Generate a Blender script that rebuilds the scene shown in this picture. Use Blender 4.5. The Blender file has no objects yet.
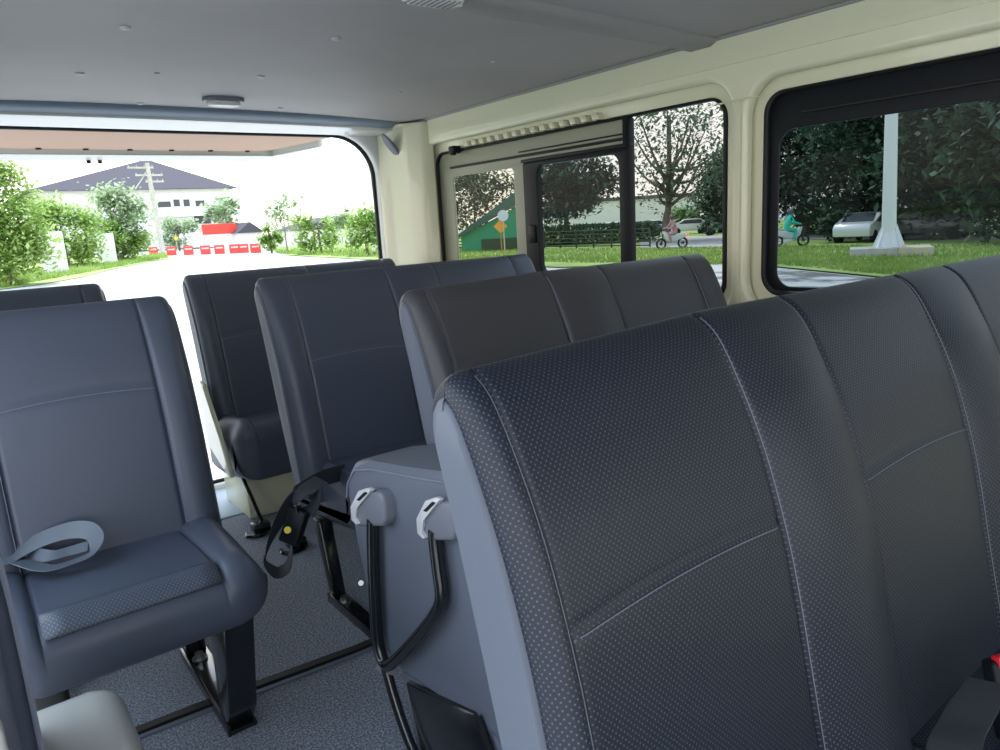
import bpy, bmesh, math, random
from mathutils import Vector, Matrix, noise
random.seed(7)
PI = math.pi
scene = bpy.context.scene
COL = scene.collection
ZC = 0.94                       # eye height above the van floor

# ------------------------------------------------------------------ camera
YAW, PIT, ROL, FPX = math.radians(36.9), math.radians(11.95), math.radians(-3.28), 720.0
fw = Vector((math.sin(YAW)*math.cos(PIT), math.cos(YAW)*math.cos(PIT), -math.sin(PIT)))
rt0 = Vector((math.cos(YAW), -math.sin(YAW), 0)); up0 = rt0.cross(fw)
rt = rt0*math.cos(ROL)+up0*math.sin(ROL); up = -rt0*math.sin(ROL)+up0*math.cos(ROL)
cam = bpy.data.cameras.new('camera'); camo = bpy.data.objects.new('camera', cam); COL.objects.link(camo)
cam.sensor_width = 36; cam.lens = FPX/1000*36; cam.clip_start = 0.02; cam.clip_end = 6000
M = Matrix((rt, up, -fw)).transposed().to_4x4(); M.translation = Vector((0, 0, ZC)); camo.matrix_world = M
scene.camera = camo

def ray(px, py):
    return fw + rt*((px-500)/FPX) - up*((py-375)/FPX)
GA, GB, G0 = 0.004, -0.012, -0.65      # the street falls gently away from the parked van
def gz(x, y): return G0 + GA*y + GB*x
def ground(px, py):
    d = ray(px, py); t = (G0-ZC)/(d.z-GA*d.y-GB*d.x)
    p = Vector((0, 0, ZC))+d*t
    return p, t/FPX                    # point on the ground, metres per pixel there

# ------------------------------------------------------------------ helpers
def link(o, parent=None):
    COL.objects.link(o)
    if parent: o.parent = parent
    return o
def tag(o, label=None, cat=None, group=None, kind=None):
    if label: o['label'] = label
    if cat: o['category'] = cat
    if group: o['group'] = group
    if kind: o['kind'] = kind
    return o
def empty(name, loc=(0, 0, 0), rz=0):
    o = bpy.data.objects.new(name, None); o.empty_display_size = .1
    o.location = loc; o.rotation_euler = (0, 0, rz); return link(o)
def finish(bm, name, mat, parent=None, smooth=True, angle=40):
    me = bpy.data.meshes.new(name); bmesh.ops.recalc_face_normals(bm, faces=bm.faces)
    bm.to_mesh(me); bm.free()
    me.materials.append(mat)
    if smooth:
        me.polygons.foreach_set('use_smooth', [True]*len(me.polygons))
        try: me.set_sharp_from_angle(angle=math.radians(angle))
        except Exception: pass
    o = bpy.data.objects.new(name, me); return link(o, parent)
def copy_tree(o, parent=None):
    c = o.copy(); COL.objects.link(c); c.parent = parent
    for ch in list(o.children): copy_tree(ch, c)
    return c
def box(bm, x0, x1, y0, y1, z0, z1, bev=0.0, seg=2):
    v = [bm.verts.new((x, y, z)) for x in (x0, x1) for y in (y0, y1) for z in (z0, z1)]
    fs = [(0, 1, 3, 2), (4, 6, 7, 5), (0, 4, 5, 1), (2, 3, 7, 6), (0, 2, 6, 4), (1, 5, 7, 3)]
    f = [bm.faces.new([v[i] for i in q]) for q in fs]
    if bev > 0:
        es = list({e for q in f for e in q.edges})
        bmesh.ops.bevel(bm, geom=es, offset=bev, segments=seg, affect='EDGES', profile=.5)
    return v
def prism(bm, pts, d, bev=0.0, seg=2):
    """pts: polygon of Vectors, d: extrusion vector"""
    d = Vector(d); a = [bm.verts.new(Vector(p)) for p in pts]; b = [bm.verts.new(Vector(p)+d) for p in pts]
    n = len(a); fs = [bm.faces.new(a), bm.faces.new(b[::-1])]
    for i in range(n): fs.append(bm.faces.new((a[i], b[i], b[(i+1) % n], a[(i+1) % n])))
    if bev > 0:
        es = list({e for q in fs for e in q.edges})
        bmesh.ops.bevel(bm, geom=es, offset=bev, segments=seg, affect='EDGES', profile=.5)
def frame_at(t, ref=Vector((0, 0, 1))):
    t = t.normalized()
    if abs(t.dot(ref)) > .95: ref = Vector((1, 0, 0))
    a = t.cross(ref).normalized(); return a, t.cross(a).normalized()
def smooth_path(pts, n=6):
    pts = [Vector(p) for p in pts]
    if len(pts) < 3: return pts
    out = []
    for i in range(len(pts)-1):
        p0 = pts[max(i-1, 0)]; p1 = pts[i]; p2 = pts[i+1]; p3 = pts[min(i+2, len(pts)-1)]
        for k in range(n):
            t = k/n
            out.append(.5*((2*p1)+(p2-p0)*t+(2*p0-5*p1+4*p2-p3)*t*t+(-p0+3*p1-3*p2+p3)*t**3))
    out.append(pts[-1]); return out
def tube(bm, pts, r, seg=8, cap=True):
    pts = [Vector(p) for p in pts]; n = len(pts)
    if not isinstance(r, (list, tuple)): r = [r]*n
    elif len(r) != n: r = [r[0]+(r[-1]-r[0])*i/(n-1) for i in range(n)]
    rings = []; ref = None
    for i, p in enumerate(pts):
        t = (pts[min(i+1, n-1)]-pts[max(i-1, 0)]).normalized()
        if ref is None: a, b = frame_at(t)
        else:
            a = (ref-t*ref.dot(t)).normalized(); b = t.cross(a)
        ref = a
        rings.append([bm.verts.new(p+(a*math.cos(2*PI*k/seg)+b*math.sin(2*PI*k/seg))*r[i]) for k in range(seg)])
    for i in range(n-1):
        for k in range(seg):
            bm.faces.new((rings[i][k], rings[i][(k+1) % seg], rings[i+1][(k+1) % seg], rings[i+1][k]))
    if cap: bm.faces.new(rings[0][::-1]); bm.faces.new(rings[-1])
def ribbon(bm, pts, wd, w, th=.0014):
    """webbing: path, list of width directions"""
    pts = [Vector(p) for p in pts]; n = len(pts)
    if isinstance(wd, (tuple, Vector)): wd = [Vector(wd)]*n
    else:
        ws = smooth_path(wd, max(1, (n-1)//max(1, len(wd)-1))); wd = [ws[min(i, len(ws)-1)] for i in range(n)]
    R = []
    for i, p in enumerate(pts):
        t = (pts[min(i+1, n-1)]-pts[max(i-1, 0)]).normalized()
        a = wd[i]-t*wd[i].dot(t); a.normalize(); m = t.cross(a)
        R.append([bm.verts.new(p+a*sx*w/2+m*sy*th/2) for sx, sy in ((-1, -1), (1, -1), (1, 1), (-1, 1))])
    for i in range(n-1):
        for k in range(4): bm.faces.new((R[i][k], R[i][(k+1) % 4], R[i+1][(k+1) % 4], R[i+1][k]))
    bm.faces.new(R[0][::-1]); bm.faces.new(R[-1])
def rrect(y0, y1, z0, z1, r, n=8):
    """rounded rectangle, r = radius or 4 radii (y0z0, y1z0, y1z1, y0z1)"""
    if not isinstance(r, (list, tuple)): r = [r]*4
    out = []
    for (cy, cz, a0, rr) in ((y0, z0, PI, r[0]), (y1, z0, 1.5*PI, r[1]), (y1, z1, 0, r[2]), (y0, z1, .5*PI, r[3])):
        sx = 1 if cy == y0 else -1; sz = 1 if cz == z0 else -1
        for k in range(n+1):
            a = a0+.5*PI*k/n
            out.append((cy+sx*rr+rr*math.cos(a), cz+sz*rr+rr*math.sin(a)))
    return out
def plate(name, loops, depth, bevel, mat, parent=None, axis='X', at=0.0, res=2):
    """flat plate with holes: 2-D loops (outer first) filled, given thickness and rolled edges; axis = normal"""
    cu = bpy.data.curves.new(name, 'CURVE'); cu.dimensions = '2D'; cu.fill_mode = 'BOTH'
    cu.extrude = max(depth/2-bevel, 0.0001); cu.bevel_depth = bevel; cu.bevel_resolution = res; cu.offset = -bevel
    for L in loops:
        s = cu.splines.new('POLY'); s.points.add(len(L)-1); s.use_cyclic_u = True
        for p, q in zip(s.points, L): p.co = (q[0], q[1], 0, 1)
    t = bpy.data.objects.new('t', cu); COL.objects.link(t)
    me = bpy.data.meshes.new_from_object(t.evaluated_get(bpy.context.evaluated_depsgraph_get()))
    bpy.data.objects.remove(t); bpy.data.curves.remove(cu); me.name = name
    for v in me.vertices:
        a, b, c = v.co
        v.co = (at+c, a, b) if axis == 'X' else (a, at+c, b) if axis == 'Y' else (a, b, at+c)
    me.materials.clear(); me.materials.append(mat)
    me.polygons.foreach_set('use_smooth', [True]*len(me.polygons))
    me.set_sharp_from_angle(angle=math.radians(35))
    bm = bmesh.new(); bm.from_mesh(me); bmesh.ops.remove_doubles(bm, verts=bm.verts, dist=1e-5)
    bmesh.ops.recalc_face_normals(bm, faces=bm.faces); bm.to_mesh(me); bm.free()
    o = bpy.data.objects.new(name, me); return link(o, parent)

# ------------------------------------------------------------------ materials
def mat(name, col, rough=.5, metal=0.0, spec=.5, coat=0.0, bump=None, var=None, sheen=0.0, trans=0.0):
    m = bpy.data.materials.new(name); m.use_nodes = True; nt = m.node_tree; N = nt.nodes; Lk = nt.links
    b = N['Principled BSDF']; b.inputs['Base Color'].default_value = (*col, 1); b.inputs['Roughness'].default_value = rough
    b.inputs['Metallic'].default_value = metal; b.inputs['Specular IOR Level'].default_value = spec
    b.inputs['Coat Weight'].default_value = coat; b.inputs['Coat Roughness'].default_value = .06
    b.inputs['Sheen Weight'].default_value = sheen
    tc = N.new('ShaderNodeTexCoord')
    if var:                                   # (scale, colour, contrast lo, hi)
        nz = N.new('ShaderNodeTexNoise'); nz.inputs['Scale'].default_value = var[0]; nz.inputs['Detail'].default_value = 5
        Lk.new(tc.outputs['Object'], nz.inputs['Vector'])
        cr = N.new('ShaderNodeValToRGB'); cr.color_ramp.elements[0].position = var[2]; cr.color_ramp.elements[1].position = var[3]
        cr.color_ramp.elements[0].color = (*col, 1); cr.color_ramp.elements[1].color = (*var[1], 1)
        Lk.new(nz.outputs['Fac'], cr.inputs['Fac']); Lk.new(cr.outputs['Color'], b.inputs['Base Color'])
    if bump:                                  # (scale, strength, distance)
        nz = N.new('ShaderNodeTexNoise'); nz.inputs['Scale'].default_value = bump[0]; nz.inputs['Detail'].default_value = 3
        Lk.new(tc.outputs['Object'], nz.inputs['Vector'])
        bp = N.new('ShaderNodeBump'); bp.inputs['Strength'].default_value = bump[1]; bp.inputs['Distance'].default_value = bump[2]
        Lk.new(nz.outputs['Fac'], bp.inputs['Height']); Lk.new(bp.outputs['Normal'], b.inputs['Normal'])
    if trans:
        tr = N.new('ShaderNodeBsdfTranslucent'); tr.inputs['Color'].default_value = (*[min(1, c*1.25) for c in col], 1)
        mx = N.new('ShaderNodeMixShader'); mx.inputs['Fac'].default_value = trans
        Lk.new(b.outputs['BSDF'], mx.inputs[1]); Lk.new(tr.outputs['BSDF'], mx.inputs[2])
        if var: Lk.new(cr.outputs['Color'], tr.inputs['Color'])
        Lk.new(mx.outputs[0], N['Material Output'].inputs['Surface'])
    return m
def perforated(name, col, dot, pitch, rough=.42, rad=.17):
    """embossed vinyl with a staggered grid of small punched marks, laid out in the surface's own metres (UV)"""
    m = mat(name, col, rough, spec=.38); nt = m.node_tree; N = nt.nodes; Lk = nt.links; b = N['Principled BSDF']
    uv = N.new('ShaderNodeUVMap'); sc = N.new('ShaderNodeVectorMath'); sc.operation = 'MULTIPLY'
    sc.inputs[1].default_value = (1/pitch, 1/(pitch*1.15), 0); Lk.new(uv.outputs['UV'], sc.inputs[0])
    ds = []
    for off in ((0, 0, 0), (.5, .5, 0)):
        ad = N.new('ShaderNodeVectorMath'); ad.operation = 'ADD'; ad.inputs[1].default_value = off; Lk.new(sc.outputs[0], ad.inputs[0])
        fr = N.new('ShaderNodeVectorMath'); fr.operation = 'FRACTION'; Lk.new(ad.outputs[0], fr.inputs[0])
        sb = N.new('ShaderNodeVectorMath'); sb.operation = 'SUBTRACT'; sb.inputs[1].default_value = (.5, .5, 0); Lk.new(fr.outputs[0], sb.inputs[0])
        ln = N.new('ShaderNodeVectorMath'); ln.operation = 'LENGTH'; Lk.new(sb.outputs[0], ln.inputs[0]); ds.append(ln)
    mn = N.new('ShaderNodeMath'); mn.operation = 'MINIMUM'; Lk.new(ds[0].outputs['Value'], mn.inputs[0]); Lk.new(ds[1].outputs['Value'], mn.inputs[1])
    mr = N.new('ShaderNodeMapRange'); mr.inputs['From Min'].default_value = rad*.6; mr.inputs['From Max'].default_value = rad*1.25
    mr.inputs['To Min'].default_value = 1; mr.inputs['To Max'].default_value = 0; Lk.new(mn.outputs[0], mr.inputs['Value'])
    mx = N.new('ShaderNodeMixRGB'); mx.inputs[1].default_value = (*col, 1); mx.inputs[2].default_value = (*dot, 1)  # marks paler than the vinyl: glint of their rims put into the colour
    Lk.new(mr.outputs['Result'], mx.inputs['Fac']); Lk.new(mx.outputs[0], b.inputs['Base Color'])
    nz = N.new('ShaderNodeTexNoise'); nz.inputs['Scale'].default_value = 260; tc = N.new('ShaderNodeTexCoord'); Lk.new(tc.outputs['Object'], nz.inputs['Vector'])
    am = N.new('ShaderNodeMath'); am.operation = 'MULTIPLY_ADD'; am.inputs[1].default_value = .25; Lk.new(nz.outputs['Fac'], am.inputs[0]); Lk.new(mr.outputs['Result'], am.inputs[2])
    bp = N.new('ShaderNodeBump'); bp.inputs['Strength'].default_value = .35; bp.inputs['Distance'].default_value = .0006
    bp.invert = True; Lk.new(am.outputs[0], bp.inputs['Height']); Lk.new(bp.outputs['Normal'], b.inputs['Normal'])
    return m
def glass(name, tint, refl=.008, rough=.0):
    m = bpy.data.materials.new(name); m.use_nodes = True; nt = m.node_tree; N = nt.nodes; Lk = nt.links
    N.remove(N['Principled BSDF'])
    t = N.new('ShaderNodeBsdfTransparent'); t.inputs['Color'].default_value = (*tint, 1)
    g = N.new('ShaderNodeBsdfGlossy'); g.inputs['Roughness'].default_value = rough; g.inputs['Color'].default_value = (1, 1, 1, 1)
    f = N.new('ShaderNodeLayerWeight'); f.inputs['Blend'].default_value = .5
    pw = N.new('ShaderNodeMath'); pw.operation = 'POWER'; pw.inputs[1].default_value = 5; Lk.new(f.outputs['Facing'], pw.inputs[0])
    sc = N.new('ShaderNodeMath'); sc.operation = 'MULTIPLY_ADD'; sc.inputs[1].default_value = .3; sc.inputs[2].default_value = refl; Lk.new(pw.outputs[0], sc.inputs[0])
    mx = N.new('ShaderNodeMixShader'); Lk.new(sc.outputs[0], mx.inputs['Fac']); Lk.new(t.outputs[0], mx.inputs[1]); Lk.new(g.outputs[0], mx.inputs[2])
    Lk.new(mx.outputs[0], N['Material Output'].inputs['Surface']); return m

PERF = perforated('perforated_vinyl', (.012, .017, .029), (.080, .095, .125), .0058, rad=.135)
PERF2 = perforated('perforated_vinyl_sheen', (.063, .064, .072), (.083, .085, .097), .0058, rad=.14)  # same vinyl as the nearest bench, paler: sheen put into the colour
VINYL = mat('grey_vinyl', (.115, .135, .175), .5, bump=(220, .12, .001))
VINYLD = mat('hazed_dark_vinyl', (.070, .085, .120), .42, bump=(220, .15, .001))  # same dark vinyl, lifted: veiling glare from the rear put into the colour
STITCH = mat('stitching', (.16, .185, .24), .6)
SEAM = mat('seam_piping', (.012, .014, .02), .5)
PAINT = mat('cream_body_paint', (.76, .75, .54), .28, coat=.5)
PAINTW = mat('rear_white_paint', (.66, .68, .66), .3, coat=.4)
PAINTB = mat('blue_grey_trim', (.20, .26, .34), .45)
BLACK = mat('gloss_black_steel', (.006, .007, .009), .22, spec=.6, coat=.5)
BLACKP = mat('black_plastic', (.008, .010, .013), .42, spec=.2)
RUBBER = mat('black_rubber', (.008, .009, .01), .6)
SILVER = mat('silver_metal', (.72, .74, .76), .28, metal=.25)
STEEL = mat('zinc_bolt', (.45, .45, .44), .35, metal=.9)
GREYP = mat('grey_plastic', (.16, .175, .21), .4)
CEIL = mat('grey_headliner_vinyl', (.36, .35, .35), .62, bump=(160, .2, .001), var=(3, (.40, .39, .39), .35, .7))
CEILR = mat('headliner_rib', (.30, .295, .29), .55)
CARPET = mat('speckled_carpet', (.10, .12, .155), .95, bump=(420, 1.0, .003), var=(230, (.42, .47, .56), .42, .68), sheen=.2)
WEB = mat('belt_webbing', (.040, .044, .055), .55, bump=(500, .4, .001))
WEBG = mat('grey_belt_webbing', (.10, .12, .15), .45, bump=(500, .3, .001))
RED = mat('red_button', (.75, .02, .03), .35)
YEL = mat('yellow_sticker', (.75, .55, .04), .5)
WINP = mat('window_frame_grey_green', (.34, .35, .25), .4)
TINT = glass('tinted_glass', (.36, .38, .37))
TINTD = glass('dark_tinted_glass', (.25, .28, .29), refl=.006)
TINTS = glass('pale_tinted_glass', (.40, .40, .34))
TINTR = glass('clear_tinted_glass', (.36, .37, .36))
LAMPW = mat('frosted_lamp_lens', (.75, .76, .74), .25)
TAN = mat('tan_hardboard', (.43, .27, .18), .6)

# ------------------------------------------------------------------ seats
# section of a backrest in (Y, Z), front from bottom to crest, then back down; Y relative to the crest's front
BACK = [(-.172, .27), (-.156, .34), (-.133, .45), (-.113, .55), (-.096, .62), (-.070, .70), (-.036, .775), (-.012, .815), (.012, .833),
        (.026, .832), (.042, .816), (.046, .785), (.022, .70), (-.004, .60), (-.042, .45), (-.074, .34), (-.094, .27)]
def spline2(pts, step):
    P = smooth_path([(0, a, b) for a, b in pts], 24)
    out = [P[0]]; acc = 0; L = [0]
    tot = 0
    for a, b in zip(P, P[1:]):
        d = (b-a).length; acc += d; tot += d
        if acc >= step: out.append(b); L.append(tot); acc = 0
    return [(p.y, p.z) for p in out], L
def ev(loop, nor, arc, k, dv):
    if not dv: return loop[k][0], loop[k][1], nor[k].x, nor[k].y
    v = arc[k]+dv; j = k
    while arc[j] > v and j > 0: j -= 1
    while j+1 < len(arc)-1 and arc[j+1] < v: j += 1
    f = (v-arc[j])/(arc[j+1]-arc[j])
    return (loop[j][0]*(1-f)+loop[j+1][0]*f, loop[j][1]*(1-f)+loop[j+1][1]*f, nor[j].x*(1-f)+nor[j+1].x*f, nor[j].y*(1-f)+nor[j+1].y*f)
def loft(name, x0, x1, loop, arc, nfront, Rw, offf, material, parent, step=.02, marks=(), Y0=0.0, Rl=None, cap=True, warp=None):
    """sweep a closed (Y,Z) loop across X with rounded ends; Rw(k)= end rounding; offf(x,k)= outward offset on the front"""
    xs = set()
    Rm = max(Rw(k) for k in range(len(loop)))
    for i in range(10):
        d = Rm*(1-math.cos(.5*PI*i/9)); xs.add(round(x0+d, 5)); xs.add(round(x1-d, 5))
    n = int((x1-x0)/step)
    for i in range(n+1):
        x = x0+(x1-x0)*i/n
        if x-x0 > Rm and x1-x > Rm: xs.add(round(x, 5))
    for m_ in marks:
        for d in (-.010, -.006, -.003, -.0012, 0, .0012, .003, .006, .010):
            if x0 < m_+d < x1: xs.add(round(m_+d, 5))
    xs = sorted(xs); K = len(loop)
    def ux(x):
        d0 = min(x-x0, x1-x)
        if d0 >= Rm: return x
        a = Rm*math.asin(min(1, (Rm-d0)/Rm))
        return x0+Rm-a if x-x0 < x1-x else x1-Rm+a
    nor = []
    for k in range(K):
        a = loop[k-1]; b = loop[(k+1) % K]; t = Vector((b[0]-a[0], b[1]-a[1])); t.normalize()
        nor.append(Vector((-t.y, t.x)))       # outward for a loop running up the front
    bm = bmesh.new(); uvl = bm.loops.layers.uv.new('UVMap'); G = []
    for x in xs:
        d0 = min(x-x0, x1-x); row = []
        for k in range(K):
            R = Rw(k); ins = 0
            if d0 < R: ins = R-math.sqrt(max(0, R*R-(R-d0)**2))
            o = (offf(x, k) if k < nfront else 0)*min(1, d0/.03)-ins
            py, pz, nx_, ny_ = ev(loop, nor, arc, k, warp(x, k) if warp and k < nfront else 0)
            row.append(bm.verts.new((x, Y0+py+nx_*o, pz+ny_*o)))
        G.append(row)
    for i in range(len(xs)-1):
        for k in range(K):
            k2 = (k+1) % K
            f = bm.faces.new((G[i][k], G[i+1][k], G[i+1][k2], G[i][k2]))
            va = arc[k]; vb = arc[k2] if k2 else arc[k]+.01
            for lp, uvv in zip(f.loops, ((ux(xs[i]), va), (ux(xs[i+1]), va), (ux(xs[i+1]), vb), (ux(xs[i]), vb))): lp[uvl].uv = uvv
    if cap:
        bm.faces.new(G[0]); bm.faces.new(G[-1][::-1])
    L0 = [v.co.copy() for v in G[0]]; L1 = [v.co.copy() for v in G[-1]]
    o = finish(bm, name, material, parent, angle=60)
    return o, L0, L1, nor
def side_pad(name, L, dx, material, parent):
    """slightly padded side panel closing the end of a loft"""
    c = sum(L, Vector())/len(L); bm = bmesh.new(); rings = []
    for s, d in ((1.0, 0), (.99, .0025), (.965, .005)):
        rings.append([bm.verts.new(Vector((p.x+dx*d, c.y+(p.y-c.y)*s, c.z+(p.z-c.z)*s))) for p in L])
    n = len(L)
    for a, b in zip(rings, rings[1:]):
        for k in range(n): bm.faces.new((a[k], a[(k+1) % n], b[(k+1) % n], b[k]))
    bm.faces.new(rings[-1])
    return finish(bm, name, material, parent, angle=50)

def backrest(parent, x0, x1, seats, Y0, material, fine=False, side=VINYL, dz=0.0, amp=1.0, stitch=True, zs=.630):
    step = .0042 if fine else .009
    prof, arc = spline2(BACK, step)
    prof = [(a, b+dz) for a, b in prof]
    ks = len(prof)
    crest = max(range(ks), key=lambda k: prof[k][1]); Lc = arc[crest]
    nfront = crest
    zmid = zs+dz
    sh = arc[min(range(crest), key=lambda k: abs(prof[k][1]-zmid))]
    seams = [s for ab in seats for s in ab]
    def off(x, k):
        v = arc[k]; h = v/Lc                       # 0 bottom .. 1 crest
        fade = min(1, (1-h)*5)*min(1, h*6+.35)
        o = 0; inside = None
        for a, b in seats:
            if a <= x <= b: inside = (a, b)
        if inside:
            a, b = inside; u = (x-a)/(b-a); e = math.sin(PI*u)**.6 if 0 < u < 1 else 0
            arch = sh
            if v < arch: t = arch-v; o += (.003*math.exp(-t/.07)+.001)*e*min(1, t/.008)*fade
            else: t = v-arch; o += .003*e*min(1, t/.07)*fade
            o -= .0018*math.exp(-((v-arch)/(.004 if fine else .008))**2)
        else:
            a = max([s for s in seams if s <= x] or [x0]); b = min([s for s in seams if s >= x] or [x1])
            u = (x-a)/max(b-a, 1e-4); edge = (a == x0) or (b == x1)
            w = math.sin(PI*u)**.7 if not edge else math.sin(.5*PI*(u if b == x1 else 1-u)) if False else math.sin(PI*min(max(u, 0), 1))**.6
            o += (amp*(.010+.022*(1-h)**.7)*w*fade if h > .02 else amp*.03*w*fade)*(.45 if edge else 1)
        for s in seams: o -= .0045*math.exp(-((x-s)/.0035)**2)
        return o
    def warp(x, k):
        for a, b in seats:
            if a < x < b: return .008*(1-(2*(x-a)/(b-a)-1)**2)*math.exp(-((arc[k]-sh)/.06)**2)
        return 0
    def Rw(k):
        h = arc[k]/Lc
        if k < crest: return .020
        return .020-.006*min(1, (arc[k]-Lc)/.04)
    o, L0, L1, nor = loft('backrest', x0, x1, prof, arc, nfront, Rw, off, material, parent, step=.012 if fine else .03, marks=seams, Y0=Y0, cap=True, warp=warp)
    side_pad('side_panel', L0, -1, side, parent)
    side_pad('side_panel', L1, 1, side, parent)
    # seam lines with their stitching
    if stitch:
        bm = bmesh.new()
        def P(x, k, d=.0006):
            oo = off(x, k)+d; py, pz, a_, b_ = ev(prof, nor, arc, k, warp(x, k))
            return Vector((x, Y0+py+a_*oo, pz+b_*oo))
        for sm in seams:
            inner = any(abs(sm-a) < 1e-6 for a, b in seats); q = .003 if not inner else -.003
            tube(bm, [P(sm+q, k, .0004) for k in range(2, crest-1, 1)], .0006 if fine else .001, 5)
        ka = min(range(crest), key=lambda k: abs(arc[k]-sh))-1
        for a, b in seats:
            tube(bm, [P(a+.003+(b-a-.006)*i/24, ka, .0006) for i in range(25)], .0006 if fine else .001, 5)
        finish(bm, 'seam_stitching', STITCH, parent)
    return o

CUSH = [(-.02, .372), (-.10, .392), (-.25, .408), (-.37, .414), (-.405, .406), (-.425, .384), (-.43, .355), (-.425, .325), (-.405, .308),
        (-.36, .300), (-.20, .290), (-.06, .285), (-.015, .30)]
def cushion(parent, x0, x1, seats, Y0, material, fine=False, dz=0.0, side=None, depth=0.0, thick=0.0):
    pts = [(a-(depth if a < -.3 else 0), b+dz-(thick if b < .33 else 0)) for a, b in CUSH][::-1]
    # run so that the outward normal rule holds: bottom rear -> bottom front -> up the nose -> back over the top
    prof, arc = spline2(pts+[pts[0]], .008)
    prof = prof[:-1]; arc = arc[:len(prof)]
    K = len(prof); seams = [s for ab in seats for s in ab]
    front = max(range(K), key=lambda k: -prof[k][0])
    top = [k for k in range(K) if k > front]
    Lt = arc[-1]
    def off(x, k):
        if k <= front: return 0
        t = (arc[k]-arc[front])/(Lt-arc[front]); fade = min(1, t*6)*min(1, (1-t)*5)
        ins = [ab for ab in seats if ab[0] <= x <= ab[1]]
        o = 0
        if ins:
            a, b = ins[0]; u = (x-a)/(b-a); o += .004*math.sin(PI*u)*fade
        else:
            a = max([s for s in seams if s <= x] or [x0]); b = min([s for s in seams if s >= x] or [x1])
            u = min(max((x-a)/max(b-a, 1e-4), 0), 1); o += .016*math.sin(PI*u)**.6*fade
        for s in seams: o -= .004*math.exp(-((x-s)/.0035)**2)*min(1, t*5)
        return o
    def Rw(k):
        y = prof[k][0]; f = min(1, max(0, (-y-.15)/.2))
        return .03+.035*f
    o, L0, L1, nor = loft('seat_cushion', x0, x1, prof, arc, K, Rw, off, material, parent, step=.02, marks=seams, Y0=Y0)
    # piping around the nose between top panel and plain front band
    kk = min(range(front, K), key=lambda k: abs(prof[k][1]-(.378+dz)))
    bm = bmesh.new(); pts = []
    n = 40
    for i in range(n+1):
        x = x0+.012+(x1-x0-.024)*i/n; d0 = min(x-x0, x1-x); R = Rw(kk)
        ins = R-math.sqrt(max(0, R*R-(R-d0)**2)) if d0 < R else 0
        oo = off(x, kk)-ins+.0008
        pts.append((x, Y0+prof[kk][0]+nor[kk].x*oo, prof[kk][1]+nor[kk].y*oo))
    tube(bm, pts, .0014, 6)
    finish(bm, 'cushion_piping', SEAM, parent)
    return o

def floor_leg(parent, x, yr, yf, ztop, w=.05, lean=.03):
    """pressed-steel bracket: rear post, base rail on the floor, tapered front post, two bolts"""
    bm = bmesh.new(); t = .012
    # base rail
    box(bm, x-w/2, x+w/2, yf, yr, 0.001, .010, .002)
    box(bm, x-w/2-.002, x-w/2+.004, yf, yr, .0, .024, .001)
    o = finish(bm, 'leg_base', BLACK, parent)
    bm = bmesh.new()
    prism(bm, [(x-w/2, yf+.02, .005), (x-w/2, yf+.055, .005), (x-w/2, yf+.03, ztop), (x-w/2, yf-.09, ztop), (x-w/2, yf-.02, .06)], (w, 0, 0), .006)
    finish(bm, 'leg', BLACK, parent)
    bm = bmesh.new()
    prism(bm, [(x-w*.4, yr-.028, .005), (x-w*.4, yr, .02), (x-w*.4, yr+lean, ztop), (x-w*.4, yr+lean-.045, ztop)], (w*.8, 0, 0), .005)
    finish(bm, 'leg', BLACK, parent)
    for yy in (yf+.075, yr-.05):
        bm = bmesh.new()
        tube(bm, [(x, yy, .008), (x, yy, .014)], .017, 14); tube(bm, [(x, yy, .013), (x, yy, .026)], .010, 6)
        finish(bm, 'bolt', STEEL, parent, smooth=False)

# --- row 1: three-place bench nearest the camera
r1 = empty('bench_seat', (0, 0, 0)); tag(r1, 'nearest bench seat, big dark perforated vinyl backrest with grey side panel, front right', 'seat', 'rows of bench seats')
backrest(r1, .306, 1.585, [(.335, .625), (.79, 1.08), (1.245, 1.53)], .468, PERF, fine=True)
cushion(r1, .296, 1.585, [(.335, .625), (.79, 1.08), (1.245, 1.53)], .478, PERF, dz=-.075)
floor_leg(r1, .42, .46, .16, .235); floor_leg(r1, 1.42, .46, .16, .235)
def sag(root, amt, xa=.65, w=.35):
    for ch in root.children:
        if ch.type != 'MESH' or not (ch.name.startswith('backrest') or ch.name.startswith('side_panel') or ch.name.startswith('seam')): continue
        for v in ch.data.vertices:
            v.co.z -= amt*max(0, min(1, (xa-v.co.x)/w))*max(0, (v.co.z-.34)/.5)
sag(r1, .014)
# --- row 2
r2 = empty('bench_seat'); tag(r2, 'second bench seat back from the camera, two places, behind the nearest bench', 'seat', 'rows of bench seats')
SB = [(.705, .995), (1.16, 1.455)]
backrest(r2, .664, 1.545, SB, 1.150, PERF2)
cushion(r2, .66, 1.545, SB, 1.160, PERF2)
sag(r2, .008, 1.0, .33)
floor_leg(r2, .72, 1.02, .70, .300); floor_leg(r2, 1.46, 1.02, .70, .300)
# --- row 3
r3 = empty('bench_seat'); tag(r3, 'third bench seat back, with a buckle and belt hanging off its aisle corner', 'seat', 'rows of bench seats')
backrest(r3, .634, 1.545, SB, 1.850, VINYLD)
cushion(r3, .672, 1.545, SB, 1.905, VINYLD, dz=-.045, thick=.05)
floor_leg(r3, .672, 1.665, 1.36, .215, w=.045, lean=.06); floor_leg(r3, 1.46, 1.665, 1.36, .300)
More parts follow.
